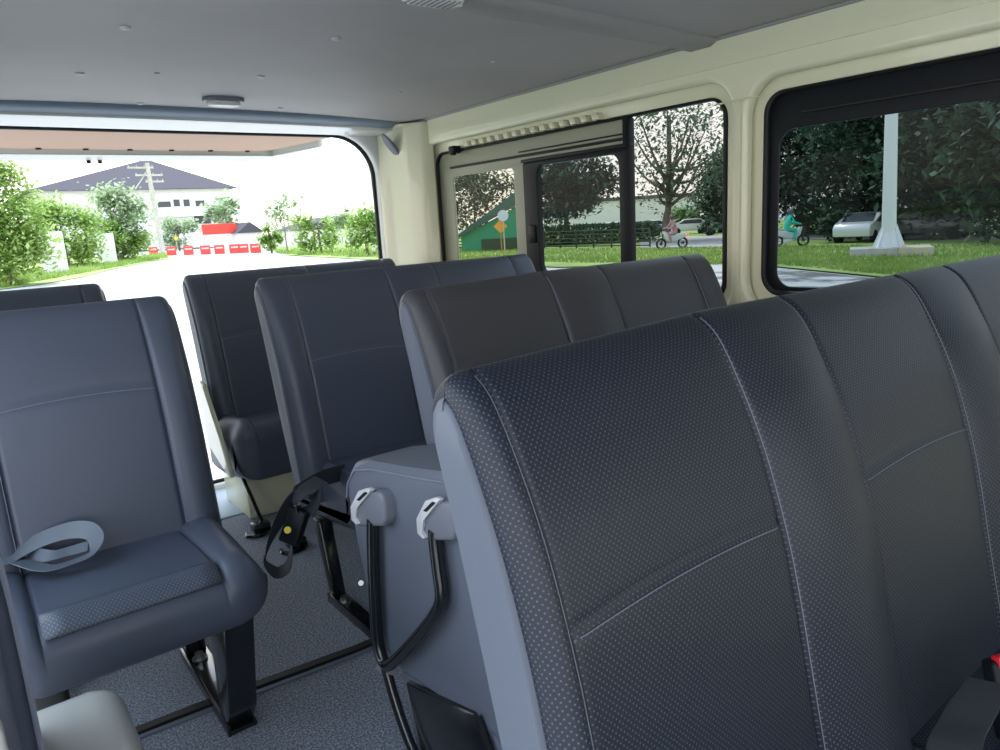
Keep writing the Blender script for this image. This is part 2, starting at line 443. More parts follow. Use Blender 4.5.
# --- row 4
r4 = empty('bench_seat'); tag(r4, 'rearmost bench seat, dark vinyl, standing against the open tailgate', 'seat', 'rows of bench seats')
S4 = [(.69, 1.00), (1.06, 1.37)]
backrest(r4, .632, 1.43, S4, 2.555, VINYLD, dz=-.008)
cushion(r4, .625, 1.43, S4, 2.56, VINYLD, dz=-.045, depth=-.06, thick=.08)
bm = bmesh.new(); prism(bm, [(.600, 2.22, .21), (.600, 2.25, .20), (.600, 2.44, .27), (.600, 2.46, .47), (.600, 2.44, .49), (.600, 2.40, .48), (.600, 2.36, .40), (.600, 2.30, .33)], (.014, 0, 0), .005)
bk = finish(bm, 'recliner_bracket', PAINT, r4); bk['label'] = 'cream painted recliner bracket'
bm = bmesh.new(); prism(bm, [(.68, 2.36, 0), (.68, 2.62, 0), (.68, 2.62, .235), (.68, 2.36, .235)], (.70, 0, 0), .012)
bk = finish(bm, 'seat_pedestal', PAINT, r4); bk['label'] = 'cream painted seat pedestal'
bm = bmesh.new(); tube(bm, [(.655, 2.34, .215), (.69, 2.26, .02)], .006, 8)
finish(bm, 'leg', BLACK, r4)
bm = bmesh.new(); tube(bm, [(.63, 2.35, .225), (.665, 2.35, .225)], .022, 12); finish(bm, 'hinge', BLACKP, r4)
for (hx, hy) in ((.66, 2.23), (.70, 2.03)):
    bm = bmesh.new()
    tube(bm, smooth_path([(hx-.03, hy+.02, .004), (hx-.035, hy-.01, .006), (hx, hy-.03, .006), (hx+.04, hy-.01, .006), (hx+.035, hy+.02, .004)], 4), .006, 6)
    box(bm, hx-.01, hx+.045, hy-.005, hy+.04, .001, .03, .004)
    finish(bm, 'floor_bracket', BLACK, r4)
# --- left single seats
l2 = empty('single_seat'); tag(l2, 'single seat on the left with perforated cushion edge and a loose belt lying on it', 'seat', 'single seats on the left')
backrest(l2, -.04, .352, [(.02, .288)], 1.560, VINYLD, amp=.9, zs=.680)
cushion(l2, -.045, .354, [(.02, .275)], 1.555, VINYLD, dz=.0)
floor_leg(l2, .312, 1.66, 1.31, .31, w=.055); floor_leg(l2, .02, 1.66, 1.31, .31)
# perforated band along the nose of the cushion
l3 = empty('single_seat'); tag(l3, 'single seat farther back on the left, only its backrest top showing', 'seat', 'single seats on the left')
backrest(l3, -.04, .355, [(.02, .30)], 2.36, VINYLD, amp=.9)
cushion(l3, -.045, .365, [(.02, .30)], 2.36, VINYLD)
floor_leg(l3, .312, 2.42, 2.10, .31)

# --- perforated front strip on the L2 cushion
bm = bmesh.new(); uvl = bm.loops.layers.uv.new('UVMap')
prof_, arc_ = spline2([(a, b) for a, b in CUSH][::-1]+[CUSH[-1]], .008)
sel = [(y, z) for (y, z) in prof_ if y < -.365 and z > .392]
rows = []
for i, (y, z) in enumerate(sel):
    a = sel[max(i-1, 0)]; b = sel[min(i+1, len(sel)-1)]; t = Vector((b[0]-a[0], b[1]-a[1])).normalized(); n_ = Vector((-t.y, t.x))
    rows.append([bm.verts.new((x, 1.555+y+n_.x*.0062, z+n_.y*.0062)) for x in (-.0+.024+.247*k/8 for k in range(9))])
for i in range(len(rows)-1):
    for k in range(8):
        f = bm.faces.new((rows[i][k], rows[i][k+1], rows[i+1][k+1], rows[i+1][k]))
        for lp, q in zip(f.loops, ((k, i), (k+1, i), (k+1, i+1), (k, i+1))): lp[uvl].uv = (q[0]*.031, q[1]*.008)
PERF3 = perforated('perforated_vinyl_band', (.065, .08, .11), (.15, .17, .205), .0065, rad=.17)
ob = finish(bm, 'perforated_band', PERF3, l2)
md = ob.modifiers.new('t', 'SOLIDIFY'); md.thickness = .003

# --- foreground folded seat at far left
l1 = empty('folded_seat'); tag(l1, 'grey folded seat edge with piping in the bottom left corner, closest to the camera', 'seat')
bm = bmesh.new(); box(bm, -.085, -.003, .70, 1.02, .03, .70, .028, 5); finish(bm, 'backrest', VINYLD, l1)
bm = bmesh.new(); box(bm, -.10, -.016, .675, .72, .03, .72, .020, 5); finish(bm, 'front_pad', VINYL, l1)
bm = bmesh.new(); box(bm, -.16, -.024, .640, .672, .03, .575, .008, 3); ob = finish(bm, 'side_cover', PAINTW, l1); ob['label'] = 'pale painted side cover'
bm = bmesh.new(); box(bm, -.09, -.02, .70, 1.0, 0.0, .05, .008); finish(bm, 'base', BLACKP, l1)
bm = bmesh.new(); tube(bm, smooth_path([(-.004, .712, .08), (-.0035, .712, .4), (-.004, .714, .68), (-.02, .72, .70)], 5), .0025, 6); finish(bm, 'piping', STITCH, l1)

# --- pale wheel housing box on the floor
bm = bmesh.new()
box(bm, -.10, .100, .62, 1.085, 0.0, .345, .04, 6)
for v in bm.verts:
    if v.co.z < .2: v.co.x += .02*(1 if v.co.x > 0 else 0); v.co.y += .03*(1 if v.co.y > .9 else 0)
o = finish(bm, 'wheel_housing', mat('pale_grey_paint', (.66, .66, .62), .3, coat=.5)); tag(o, 'pale glossy rounded wheel housing on the floor, in front of the left single seat', 'wheel housing')

# ------------------------------------------------------------------ folded jump seat between rows 1 and 2
js = empty('jump_seat'); tag(js, 'grey jump seat folded up on edge, with two hinges and a bent black tube leg', 'seat')
XJ = .50
def yz(pts, x): return [Vector((x, a, b)) for a, b in pts]
outl = []
base = [(1.072, .215), (1.085, .30), (1.115, .40), (1.142, .475), (1.135, .52), (1.10, .555), (1.03, .572), (.90, .592), (.74, .62), (.66, .63), (.62, .60), (.60, .50), (.59, .30), (.60, .25), (.75, .235), (.97, .20)]
bm = bmesh.new(); prism(bm, yz(base, XJ), (.125, 0, 0), .016, 4)
finish(bm, 'seat_pad', VINYL, js, angle=50)
bm = bmesh.new(); tube(bm, yz([(1.139, .478), (1.128, .508), (1.095, .539), (1.03, .556), (.90, .576), (.74, .604), (.66, .612)], XJ-.0005), .002, 6)
finish(bm, 'seam_piping', STITCH, js)
def at_x(px, py, x):
    d = ray(px, py); t = x/d.x; return Vector((0, 0, ZC))+d*t
def onx(pts, x): return [at_x(a, b, x) for a, b in pts]
for (hx, hy) in ((0, 0), (68, 12)):
    k = 1.0 if hx == 0 else 1.13
    def q(pts, x): return onx([(367+hx+(a-367)*k, 508+hy+(b-508)*k) for a, b in pts], x)
    bm = bmesh.new()
    prism(bm, q([(353, 506), (353, 519), (358, 527), (382, 527), (385, 521), (383, 500), (379, 492), (366, 491), (360, 493)], XJ-.020), (.03, 0, 0), .006, 3)
    h = finish(bm, 'hinge_cover', GREYP, js)
    bm = bmesh.new()
    prism(bm, q([(350, 507), (351, 520), (356, 525), (358, 524), (355, 518), (356, 508), (372, 490), (367, 488), (358, 491)], XJ-.024), (.008, 0, 0), .0015)
    finish(bm, 'hinge_plate', SILVER, h)
    bm = bmesh.new()
    prism(bm, q([(356, 500), (359, 501), (367, 493), (364, 492)], XJ-.0255), (.003, 0, 0), .0005)
    finish(bm, 'slot', BLACKP, h)
bm = bmesh.new()
tube(bm, smooth_path(onx([(373, 520), (373, 545), (374, 580), (376, 620), (379, 648), (387, 665), (400, 656), (422, 632), (437, 612), (442, 596), (439, 570), (436, 545), (435, 530)], XJ-.014), 5), .0105, 12)
finish(bm, 'leg', BLACK, js)
bm = bmesh.new()
tube(bm, smooth_path(onx([(385, 664), (395, 700), (408, 738), (420, 765)], XJ-.010), 4), .009, 12)
finish(bm, 'support_leg', BLACK, js)
bm = bmesh.new(); tube(bm, onx([(380, 667), (394, 671)], XJ-.008), .0075, 10); finish(bm, 'leg_clip', GREYP, js)
bm = bmesh.new()
prism(bm, onx([(400, 672), (481, 708), (520, 790), (425, 790)], XJ+.004), (.05, 0, 0), .006)
finish(bm, 'lower_rim', VINYL, js)
bm = bmesh.new()
prism(bm, onx([(405, 682), (474, 714), (500, 785), (428, 785)], XJ-.006), (.03, 0, 0), .004)
finish(bm, 'lower_panel', BLACK, js)
bm = bmesh.new(); tube(bm, onx([(478, 716), (492, 755)], XJ-.006), .006, 8); finish(bm, 'support_tube', BLACK, js)
bm = bmesh.new(); tube(bm, [at_x(361, 583, XJ-.004), at_x(361, 583, XJ+.02)], .005, 8); finish(bm, 'bolt', STEEL, js)

# ------------------------------------------------------------------ belts
def belt(name, paths, label, w=.046, material=WEB, wd=(0, 0, 1)):
    bm = bmesh.new()
    for p, d in paths: ribbon(bm, smooth_path(p, 6), d, w)
    o = finish(bm, name, material); tag(o, label, 'seat belt'); return o
# belt loop lying on the L2 cushion
p = [(.045, 1.50, .425), (.085, 1.475, .440), (.140, 1.455, .447), (.182, 1.425, .437), (.186, 1.385, .420), (.155, 1.352, .416), (.105, 1.335, .415), (.060, 1.355, .418), (.030, 1.40, .425), (.005, 1.44, .43)]
d = [(0, .5, .9), (0, .6, .8), (.2, .4, .9), (.7, .1, .7), (.6, -.3, .8), (.1, -.6, .8), (.0, -.8, .6), (-.1, -.9, .5), (-.3, -.8, .5), (-.3, -.8, .5)]
b1 = empty('seat_belt'); tag(b1, 'grey webbing loop lying on the left single seat cushion', 'seat belt')
def on_l2(px, py, h=0): 
    d_ = ray(px, py); t_ = (.425+h-ZC)/d_.z; return Vector((0, 0, ZC))+d_*t_
L = [on_l2(*q) for q in ((-12, 566, .01), (12, 556, .01), (30, 545, .02), (50, 536, .03), (72, 530, .035), (90, 531, .035), (97, 541, .025), (92, 553, .012), (75, 561, .004), (50, 568, .002), (28, 564, .002), (5, 555, .004))]
D_ = [Vector(q) for q in ((0, 1, .3), (0, 1, .4), (0, .9, .6), (.1, .8, .7), (.2, .6, .8), (.6, .1, .8), (.8, -.3, .6), (.3, -1, .3), (0, -1, .15), (-.1, -1, .1), (-.2, -1, .1), (-.2, -1, .1))]
bm = bmesh.new(); ribbon(bm, smooth_path(L, 6), D_, .030); finish(bm, 'webbing', WEBG, b1)
bm = bmesh.new(); ribbon(bm, smooth_path([on_l2(25, 552, .004), on_l2(48, 556, .006), on_l2(70, 551, .008), on_l2(88, 546, .012)], 6), Vector((-.2, .9, .3)), .022); finish(bm, 'webbing', WEBG, b1)
# belt with buckle hanging at the aisle corner of row 3
b3 = empty('seat_belt', (0, 0, 0)); tag(b3, 'black belt webbing with a buckle and yellow dot hanging beside the third bench', 'seat belt')
def P3(px, py, y):
    d = ray(px, py); t = y/d.y; return Vector((0, 0, ZC))+d*t
bm = bmesh.new()
ribbon(bm, smooth_path([P3(345, 472, 1.62), P3(318, 480, 1.50), P3(294, 497, 1.46), P3(280, 520, 1.46), P3(268, 548, 1.47), P3(266, 562, 1.46), P3(277, 572, 1.44), P3(288, 566, 1.43), P3(292, 545, 1.43)], 6),
       [Vector((.2, .3, 1)), Vector((.5, .2, .8)), Vector((.8, .3, .3)), Vector((.9, .4, 0)), Vector((.6, .8, 0)), Vector((.3, .9, .2)), Vector((.1, 1, .3)), Vector((.1, 1, 0)), Vector((.3, .9, 0))], .040)
finish(bm, 'webbing', WEB, b3)
bm = bmesh.new()
ribbon(bm, smooth_path([P3(322, 480, 1.46), P3(305, 490, 1.44), P3(296, 503, 1.43), P3(303, 513, 1.42), P3(313, 506, 1.42), P3(316, 492, 1.44)], 6), Vector((.3, 1, .3)), .040)
finish(bm, 'webbing', WEB, b3)
ax = (P3(290, 541, 1.42)-P3(299, 512, 1.42)); ce = (P3(290, 541, 1.42)+P3(299, 512, 1.42))/2
bm = bmesh.new(); box(bm, -.024, .024, -.011, .011, -.038, .038, .006, 3)
rot = ax.to_track_quat('-Z', 'Y').to_matrix().to_4x4()
bm.transform(Matrix.Translation(ce)@rot@Matrix.Rotation(.5, 4, 'Z')); bk = finish(bm, 'buckle', BLACKP, b3)
bm = bmesh.new(); q0 = P3(287.5, 530, 1.39); dd = ray(287, 530).normalized()
tube(bm, [q0, q0+dd*.006], .0072, 16); o = finish(bm, 'buckle_dot', YEL, bk); o['label'] = 'yellow round dot'
# belt end and buckle on row 1 cushion
b0 = empty('seat_belt'); tag(b0, 'dark belt webbing with a red buttoned buckle on the nearest bench, bottom right', 'seat belt')
c0 = Vector((.775, .24, .455))
def P1(px, py, y): return P3(px, py, y)
bm = bmesh.new(); box(bm, -.028, .028, -.011, .011, -.045, .045, .006, 3)
cb = P1(1015, 697, .235)
bm.transform(Matrix.Translation(cb)@Matrix.Rotation(.15, 4, 'Y')@Matrix.Rotation(-.3, 4, 'X')@Matrix.Rotation(-.5, 4, 'Z'))
bk0 = finish(bm, 'buckle', BLACKP, b0)
bm = bmesh.new(); box(bm, -.022, .022, -.013, .0, .034, .050, .003, 2)
bm.transform(Matrix.Translation(cb)@Matrix.Rotation(.15, 4, 'Y')@Matrix.Rotation(-.3, 4, 'X')@Matrix.Rotation(-.5, 4, 'Z'))
o = finish(bm, 'release_button', RED, bk0); o['label'] = 'red release button'
bm = bmesh.new()
ribbon(bm, smooth_path([P1(990, 682, .235), P1(978, 700, .225), P1(965, 722, .215), P1(955, 745, .20), P1(950, 790, .18)], 6), rt.copy(), .038)
finish(bm, 'webbing', WEB, b0)

# ------------------------------------------------------------------ van shell
YR = 2.74          # inner face of the rear frame
bm = bmesh.new(); box(bm, -.14, 1.68, -1.4, 2.44, -.04, 0.0); o = finish(bm, 'floor', CARPET, smooth=False); tag(o, 'grey speckled carpet on the van floor', kind='structure')
def strip(name, pts, w, h, m, lab=None):
    bm = bmesh.new(); ribbon(bm, pts, (0, 1, 0), w, h); o = finish(bm, name, m); o['kind'] = 'structure'; return o
strip('trim_1', [(-.10, 1.455, .001), (.16, 1.45, .003), (.30, 1.44, .004), (.60, 1.41, .004), (.9, 1.405, .003), (1.6, 1.40, .001)], .020, .008, RUBBER)
strip('trim_2', [(-.10, 1.433, .001), (.16, 1.428, .002), (.60, 1.388, .003), (1.6, 1.38, .001)], .010, .005, VINYL)
bm = bmesh.new(); box(bm, -.14, 1.68, 2.44, 2.86, -.05, .006, .006); o = finish(bm, 'trim_3', mat('pale_blue_sill_plate', (.42, .52, .62), .35)); o['kind'] = 'structure'

# ceiling: gently domed headliner
bm = bmesh.new(); NX, NY = 36, 50; g = []
x0c, x1c, y0c, y1c = -.14, 1.615, -1.4, 2.66
def rear_edge(x):
    u = (x-.62)/1.0; return 2.575+.075*min(1, abs(u))**2.2
def cz(x, y):
    u = (x-.73)/.88; base = 1.350+.012*(1-min(1, abs(u))**3)
    return base
for j in range(NY+1):
    row = []
    for i in range(NX+1):
        x = x0c+(x1c-x0c)*i/NX; ye = rear_edge(x); y = y0c+(ye-y0c)*j/NY
        row.append(bm.verts.new((x, y, cz(x, y))))
    g.append(row)
for j in range(NY):
    for i in range(NX): bm.faces.new((g[j][i], g[j][i+1], g[j+1][i+1], g[j+1][i]))
o = finish(bm, 'ceiling', CEIL); tag(o, 'grey vinyl headliner', kind='structure')
md = o.modifiers.new('t', 'SOLIDIFY'); md.thickness = .02; md.offset = 1
# roof skin above so that no daylight leaks in
bm = bmesh.new(); box(bm, -.20, 1.70, -1.45, 2.86, 1.392, 1.42, .01); o = finish(bm, 'trim_4', PAINT); o['kind'] = 'structure'
# roof bow under the headliner
bm = bmesh.new(); pts = [(1.635-i*.0875, 1.215, cz(1.62-i*.0875, 1.2)-.003) for i in range(21)]
R = []
for p in pts:
    R.append([bm.verts.new((p[0], p[1]+a, p[2]+b)) for a, b in ((-.052, .012), (-.046, -.004), (-.030, -.012), (.030, -.012), (.046, -.004), (.052, .012))])
for a, b in zip(R, R[1:]):
    for k in range(5): bm.faces.new((a[k], a[k+1], b[k+1], b[k]))
o = finish(bm, 'trim_5', CEILR, angle=60); tag(o, 'raised rib across the headliner', kind='structure')
# edge piping where headliner meets the wall
bm = bmesh.new(); tube(bm, [(1.598, -1.4, 1.351), (1.598, 2.55, 1.351), (1.58, 2.63, 1.351)], .006, 8); o = finish(bm, 'trim_6', CEILR); o['kind'] = 'structure'

# headliner fasteners
def ceil_pt(px, py):
    d = ray(px, py); t = (1.366-ZC)/d.z; p = Vector((0, 0, ZC))+d*t
    for _ in range(3): t = (cz(p.x, p.y)-ZC)/d.z; p = Vector((0, 0, ZC))+d*t
    return p
FAST = mat('pale_fastener', (.55, .55, .54), .4)
bm = bmesh.new()
bmesh.ops.create_uvsphere(bm, u_segments=14, v_segments=8, radius=.011); bmesh.ops.scale(bm, vec=(1, 1, .45), verts=bm.verts)
fo = finish(bm, 'headliner_clip', FAST)
spots = [((125, 27), 'near the upper left'), ((336, 38), 'in front of the rear lamp, upper middle'), ((80, 73), 'left, nearer the tailgate'), ((261, 76), 'just above the small rear lamp'),
         ((157, 73), 'left of the small rear lamp'), ((400, 92), 'nearest the rear right corner'), ((493, 61), 'in the right half of the headliner'), ((140, 103), 'at the rear edge, left of the lamp'), ((280, 108), 'at the rear edge, right of the lamp'), ((57, 103), 'at the rear edge, leftmost')]
for i, ((px, py), lab) in enumerate(spots):
    o = fo if i == 0 else copy_tree(fo)
    p = ceil_pt(px, py); o.location = (p.x, p.y, p.z-.001)
    tag(o, 'small round pale clip on the headliner, '+lab, 'clip', 'headliner clips')
    if px in (157, 493, 400): o.scale = (.6, .6, .6)
# lamps
def dome(px, py, L, W, label, ribs=False):
    p = ceil_pt(px, py); e = empty('ceiling_lamp', (p.x, p.y, p.z)); tag(e, label, 'lamp', 'ceiling lamps')
    bm = bmesh.new(); L0 = rrect(-L/2, L/2, -W/2, W/2, W*.45, 8)
    prism(bm, [Vector((a, b, .0)) for a, b in L0], (0, 0, -.012), .004); finish(bm, 'lamp_base', GREYP, e)
    bm = bmesh.new(); L1 = rrect(-L/2+.012, L/2-.012, -W/2+.008, W/2-.008, W*.36, 8)
    prism(bm, [Vector((a, b, -.008)) for a, b in L1], (0, 0, -.016), .007, 3); lens = finish(bm, 'lamp_lens', LAMPW, e)
    if ribs:
        bm = bmesh.new()
        for k in range(9):
            x = -L/2+.03+(L-.06)*k/8; box(bm, x-.001, x+.001, -W/2+.014, W/2-.014, -.0255, -.022)
        finish(bm, 'lens_ribs', GREYP, lens)
    return e
dome(223, 98, .125, .06, 'small white lamp on the headliner near the tailgate')
dome(432, -12, .15, .075, 'ribbed lamp on the headliner at the top edge of the view', True)

# right wall: outer skin with glass openings, inner skin with larger rolled recesses
ZW0, ZW1 = .0, 1.372
WX = 1.6
hole_s = rrect(1.160, 2.52, .70, 1.222, [.05, .05, .05, .055])
hole_b = rrect(-.60, 1.055, .722, 1.208, [.055, .055, .05, .05])
rec_s = rrect(1.125, 2.565, .66, 1.255, .085)
rec_b = rrect(-.65, 1.080, .685, 1.238, .085)
outer = [(-1.4, ZW0), (2.80, ZW0), (2.80, ZW1), (-1.4, ZW1)]
wl = plate('wall_right', [outer, rec_s, rec_b], .034, .014, PAINT, None, 'X', WX+.017, 4); tag(wl, 'cream painted right wall of the van', kind='structure')
w2 = plate('trim_7', [outer, hole_s, hole_b], .012, .004, PAINT, None, 'X', WX+.042, 3); tag(w2, 'cream window flanges', kind='structure')
# pressed features on the pillar and cant rail
def emboss(name, y0, y1, z0, z1, r, h=.006):
    bm = bmesh.new(); L = rrect(y0, y1, z0, z1, r)
    prism(bm, [Vector((WX+.002, a, b)) for a, b in L], (-h, 0, 0), h*.45, 3); o = finish(bm, name, PAINT, angle=60); o['kind'] = 'structure'
emboss('trim_8', 1.092, 1.112, .10, 1.20, .012, .010)
emboss('trim_9', -1.2, 2.50, 1.283, 1.300, .008, .008)
# window 1 (slider)
XG = WX+.046
win1 = empty('window_1', (0, 0, 0)); tag(win1, 'sliding side window with black frames', kind='structure')
plate('window_seal', [hole_s, rrect(1.170, 2.512, .71, 1.214, .045)], .02, .004, RUBBER, win1, 'X', XG-.006)
plate('window_frame', [rrect(1.50, 2.512, .71, 1.214, [.01, .045, .045, .01]), rrect(2.04, 2.42, .74, 1.124, .02), rrect(1.51, 1.94, .74, 1.142, .01)], .010, .003, WINP, win1, 'X', XG)
bm = bmesh.new(); box(bm, XG-.016, XG-.004, 1.50, 2.42, 1.154, 1.162, .002); finish(bm, 'slider_rail', RUBBER, win1)
bm = bmesh.new(); box(bm, XG-.02, XG-.004, 1.48, 1.98, 1.134, 1.144, .002); finish(bm, 'slider_rail', RUBBER, win1)
bm = bmesh.new(); box(bm, XG-.014, XG-.004, 1.50, 2.0, 1.170, 1.174, .001); finish(bm, 'slider_rail', RUBBER, win1)
plate('slider_frame', [rrect(1.485, 1.968, .73, 1.134, .012), rrect(1.525, 1.895, .765, 1.118, [.03, .03, .035, .035])], .022, .004, BLACKP, win1, 'X', XG-.012)
bm = bmesh.new(); box(bm, XG-.022, XG+.004, 1.483, 1.509, .715, 1.214, .004); finish(bm, 'mullion', BLACKP, win1)
bm = bmesh.new(); prism(bm, [Vector((XG-.030, 1.91, .865)), Vector((XG-.030, 1.945, .865)), Vector((XG-.030, 1.945, .925)), Vector((XG-.030, 1.91, .925))], (.01, 0, 0), .003); finish(bm, 'latch', BLACKP, win1)
def pane(y0, y1, z0, z1, m, parent, x=XG):
    bm = bmesh.new(); prism(bm, [Vector((x, y0, z0)), Vector((x, y1, z0)), Vector((x, y1, z1)), Vector((x, y0, z1))], (.004, 0, 0))
    o = finish(bm, 'pane', m, parent, smooth=False); return o
def pane1(y0, y1, z0, z1, m, parent, x=XG):
    bm = bmesh.new(); bm.faces.new([bm.verts.new((x, a, b)) for a, b in rrect(y0, y1, z0, z1, .04)]); return finish(bm, 'pane', m, parent, smooth=False)
pane1(2.03, 2.43, .735, 1.13, TINTS, win1, XG+.004); pane1(1.52, 1.90, .76, 1.123, TINT, win1, XG-.01); pane1(1.165, 1.505, .705, 1.218, TINTR, win1, XG+.004)
# pressed corrugations above the slider and a small catch
bm = bmesh.new()
for k in range(15):
    y = 2.26-k*.048; prism(bm, [Vector((WX+.010, y, 1.222)), Vector((WX+.010, y+.026, 1.222)), Vector((WX+.010, y+.036, 1.243)), Vector((WX+.010, y+.010, 1.243))], (.03, 0, 0), .003)
o = finish(bm, 'trim_10', mat('pale_cream_paint', (.72, .70, .50), .22, coat=.6)); tag(o, 'row of pressed corrugations above the sliding window', kind='structure')
bm = bmesh.new(); box(bm, WX-.004, WX+.03, 2.335, 2.372, 1.205, 1.232, .004); box(bm, WX-.008, WX+.01, 2.338, 2.358, 1.198, 1.212, .003)
o = finish(bm, 'window_catch', BLACKP); tag(o, 'small dark catch at the top rear corner of the sliding window', 'catch')
# window 2 (big fixed pane with wide black band)
win2 = empty('window_2'); tag(win2, 'large fixed side window with black border', kind='structure')
plate('window_seal', [hole_b, rrect(-.595, 1.043, .735, 1.200, .045)], .02, .004, RUBBER, win2, 'X', XG-.006)
plate('black_border', [rrect(-.60, 1.050, .728, 1.204, .05), rrect(-.58, 1.020, .745, 1.118, .04)], .008, .002, BLACKP, win2, 'X', XG+.001)
bm = bmesh.new(); box(bm, XG-.012, XG-.002, -.5, .96, 1.148, 1.154, .002); finish(bm, 'border_ridge', RUBBER, win2)
pane1(-.59, 1.028, .74, 1.124, TINTD, win2, XG+.006)

# left wall behind the left seats, with a window; the side door ahead of it stands open
wl = plate('wall_left', [[(1.55, 0), (2.80, 0), (2.80, ZW1), (1.55, ZW1)], rrect(1.68, 2.55, .70, 1.2, .06)], .03, .01, PAINT, None, 'X', -.125, 3); wl['kind'] = 'structure'
win3 = empty('window_3'); win3['kind'] = 'structure'
plate('window_seal', [rrect(1.67, 2.56, .69, 1.21, .06), rrect(1.70, 2.53, .72, 1.18, .05)], .02, .004, RUBBER, win3, 'X', -.13)
pane1(1.69, 2.54, .71, 1.19, TINT, win3, -.13)

fw_ = plate('wall_front', [[(-.75, -.1), (1.70, -.1), (1.70, 1.39), (-.75, 1.39)], rrect(-.65, 1.60, .55, 1.30, .08)], .04, .01, PAINT, None, 'Y', -1.42, 3); fw_['kind'] = 'structure'
# rear frame with the open tailgate hole
FRY = 2.77
hole_r = rrect(-.02, 1.497, .02, 1.318, [.05, .05, .17, .17], 12)
fr = plate('wall_rear', [[(-.14, -.05), (1.64, -.05), (1.64, 1.385), (-.14, 1.385)], hole_r], .05, .020, PAINTW, None, 'Y', FRY, 5); tag(fr, 'pale painted frame around the open tailgate', kind='structure')
plate('trim_11', [rrect(-.03, 1.507, .01, 1.328, [.05, .05, .18, .18], 12), rrect(-.012, 1.489, .028, 1.310, [.05, .05, .162, .162], 12)], .018, .005, RUBBER, None, 'Y', FRY+.028)['kind'] = 'structure'
# inner D pillar facing and header box between headliner and frame
bm = bmesh.new()
prism(bm, [Vector((1.50, 2.745, .0)), Vector((1.525, 2.70, .0)), Vector((1.545, 2.60, .0)), Vector((1.575, 2.52, .0)), Vector((1.62, 2.50, .0)), Vector((1.62, 2.80, .0)), Vector((1.50, 2.80, 0))], (0, 0, 1.345), .012, 3)
o = finish(bm, 'trim_12', PAINT, angle=60); tag(o, 'cream rear corner pillar', kind='structure')
bm = bmesh.new(); R = []
for i in range(41):
    x = -.13+1.66*i/40; ye = rear_edge(x)-.02
    sec = [(ye, 1.372), (ye+.004, 1.352), (ye+.03, 1.342), (ye+.055, 1.334)]
    R.append([bm.verts.new((x, a, b)) for a, b in sec])
for a, b in zip(R, R[1:]):
    for k in range(3): bm.faces.new((a[k], a[k+1], b[k+1], b[k]))
o = finish(bm, 'trim_13', PAINTB, angle=60); tag(o, 'blue grey trim along the rear edge of the headliner', kind='structure')
bm = bmesh.new(); R = []
for i in range(41):
    x = -.13+1.66*i/40; ye = rear_edge(x)-.02
    sec = [(ye+.050, 1.345), (ye+.056, 1.328), (2.735, 1.312), (2.76, 1.322), (2.76, 1.36)]
    R.append([bm.verts.new((x, a, b)) for a, b in sec])
for a, b in zip(R, R[1:]):
    for k in range(4): bm.faces.new((a[k], a[k+1], b[k+1], b[k]))
o = finish(bm, 'trim_14', PAINTW, angle=60); tag(o, 'white header panel above the tailgate opening', kind='structure')
# oval access plug at the rear corner
bm = bmesh.new(); bmesh.ops.create_uvsphere(bm, u_segments=20, v_segments=10, radius=1)
c = Vector((1.515, 2.66, 1.265))
bm.transform(Matrix.Translation(c)@Matrix.Rotation(math.radians(-38), 4, 'Y')@Matrix.Diagonal((.010, .028, .060, 1)))
o = finish(bm, 'corner_plug', GREYP); tag(o, 'grey oval plug in the rear right roof corner', 'plug')

# raised tailgate
tg = empty('tailgate', (.73, 2.83, 1.34)); tag(tg, 'raised tailgate with a tan inner board and white rim, beyond the rear opening', 'tailgate')
A0, A1, A2 = Vector((0, 2.83, 1.37)), Vector((0, 3.45, 1.395)), Vector((0, 3.82, 1.352))
def tgp(x, y, z): return Vector((x-.73, y-2.83, z-1.34))
rim = [(-.05, 2.84), (1.50, 2.84), (1.515, 3.25), (1.40, 3.74), (1.30, 3.80), (.16, 3.80), (.06, 3.74), (-.06, 3.25)]
inn = [(.0, 2.85), (1.46, 2.85), (1.45, 3.22), (1.345, 3.52), (1.27, 3.57), (.18, 3.57), (.115, 3.52), (.01, 3.22)]
def tz(y): return 1.372-.030*((y-2.83)/.97)
bm = bmesh.new(); prism(bm, [tgp(x, y, tz(y)) for x, y in rim], (0, 0, .05), .012, 3); finish(bm, 'tailgate_shell', PAINTW, tg)
bm = bmesh.new(); prism(bm, [tgp(x, y, tz(y)-.001) for x, y in inn], (0, 0, -.010), .003, 1); finish(bm, 'tan_board', TAN, tg)
bm = bmesh.new(); prism(bm, [tgp(x, y, tz(y)+.01) for x, y in [(.02, 3.60), (1.38, 3.60), (1.475, 3.26), (1.505, 3.27), (1.40, 3.735), (1.30, 3.80), (.16, 3.80), (.06, 3.735)]], (0, 0, -.038), .010, 3); finish(bm, 'rim_lip', mat('white_rim_paint', (.50, .50, .46), .35), tg)
for k in range(7):
    bm = bmesh.new(); x = .22+.17*k; y = 3.545; tube(bm, [tgp(x, y, tz(y)-.008), tgp(x, y, tz(y)-.017)], .011, 10); finish(bm, 'board_clip', BLACKP, tg)
bm = bmesh.new(); tube(bm, [tgp(.60, 3.775, tz(3.77)-.02), tgp(.60, 3.775, tz(3.77)-.042)], .009, 8); finish(bm, 'striker_bolt', BLACKP, tg)
bm = bmesh.new(); tube(bm, [tgp(.645, 3.775, tz(3.77)-.02), tgp(.645, 3.775, tz(3.77)-.042)], .009, 8); finish(bm, 'striker_bolt', BLACKP, tg)

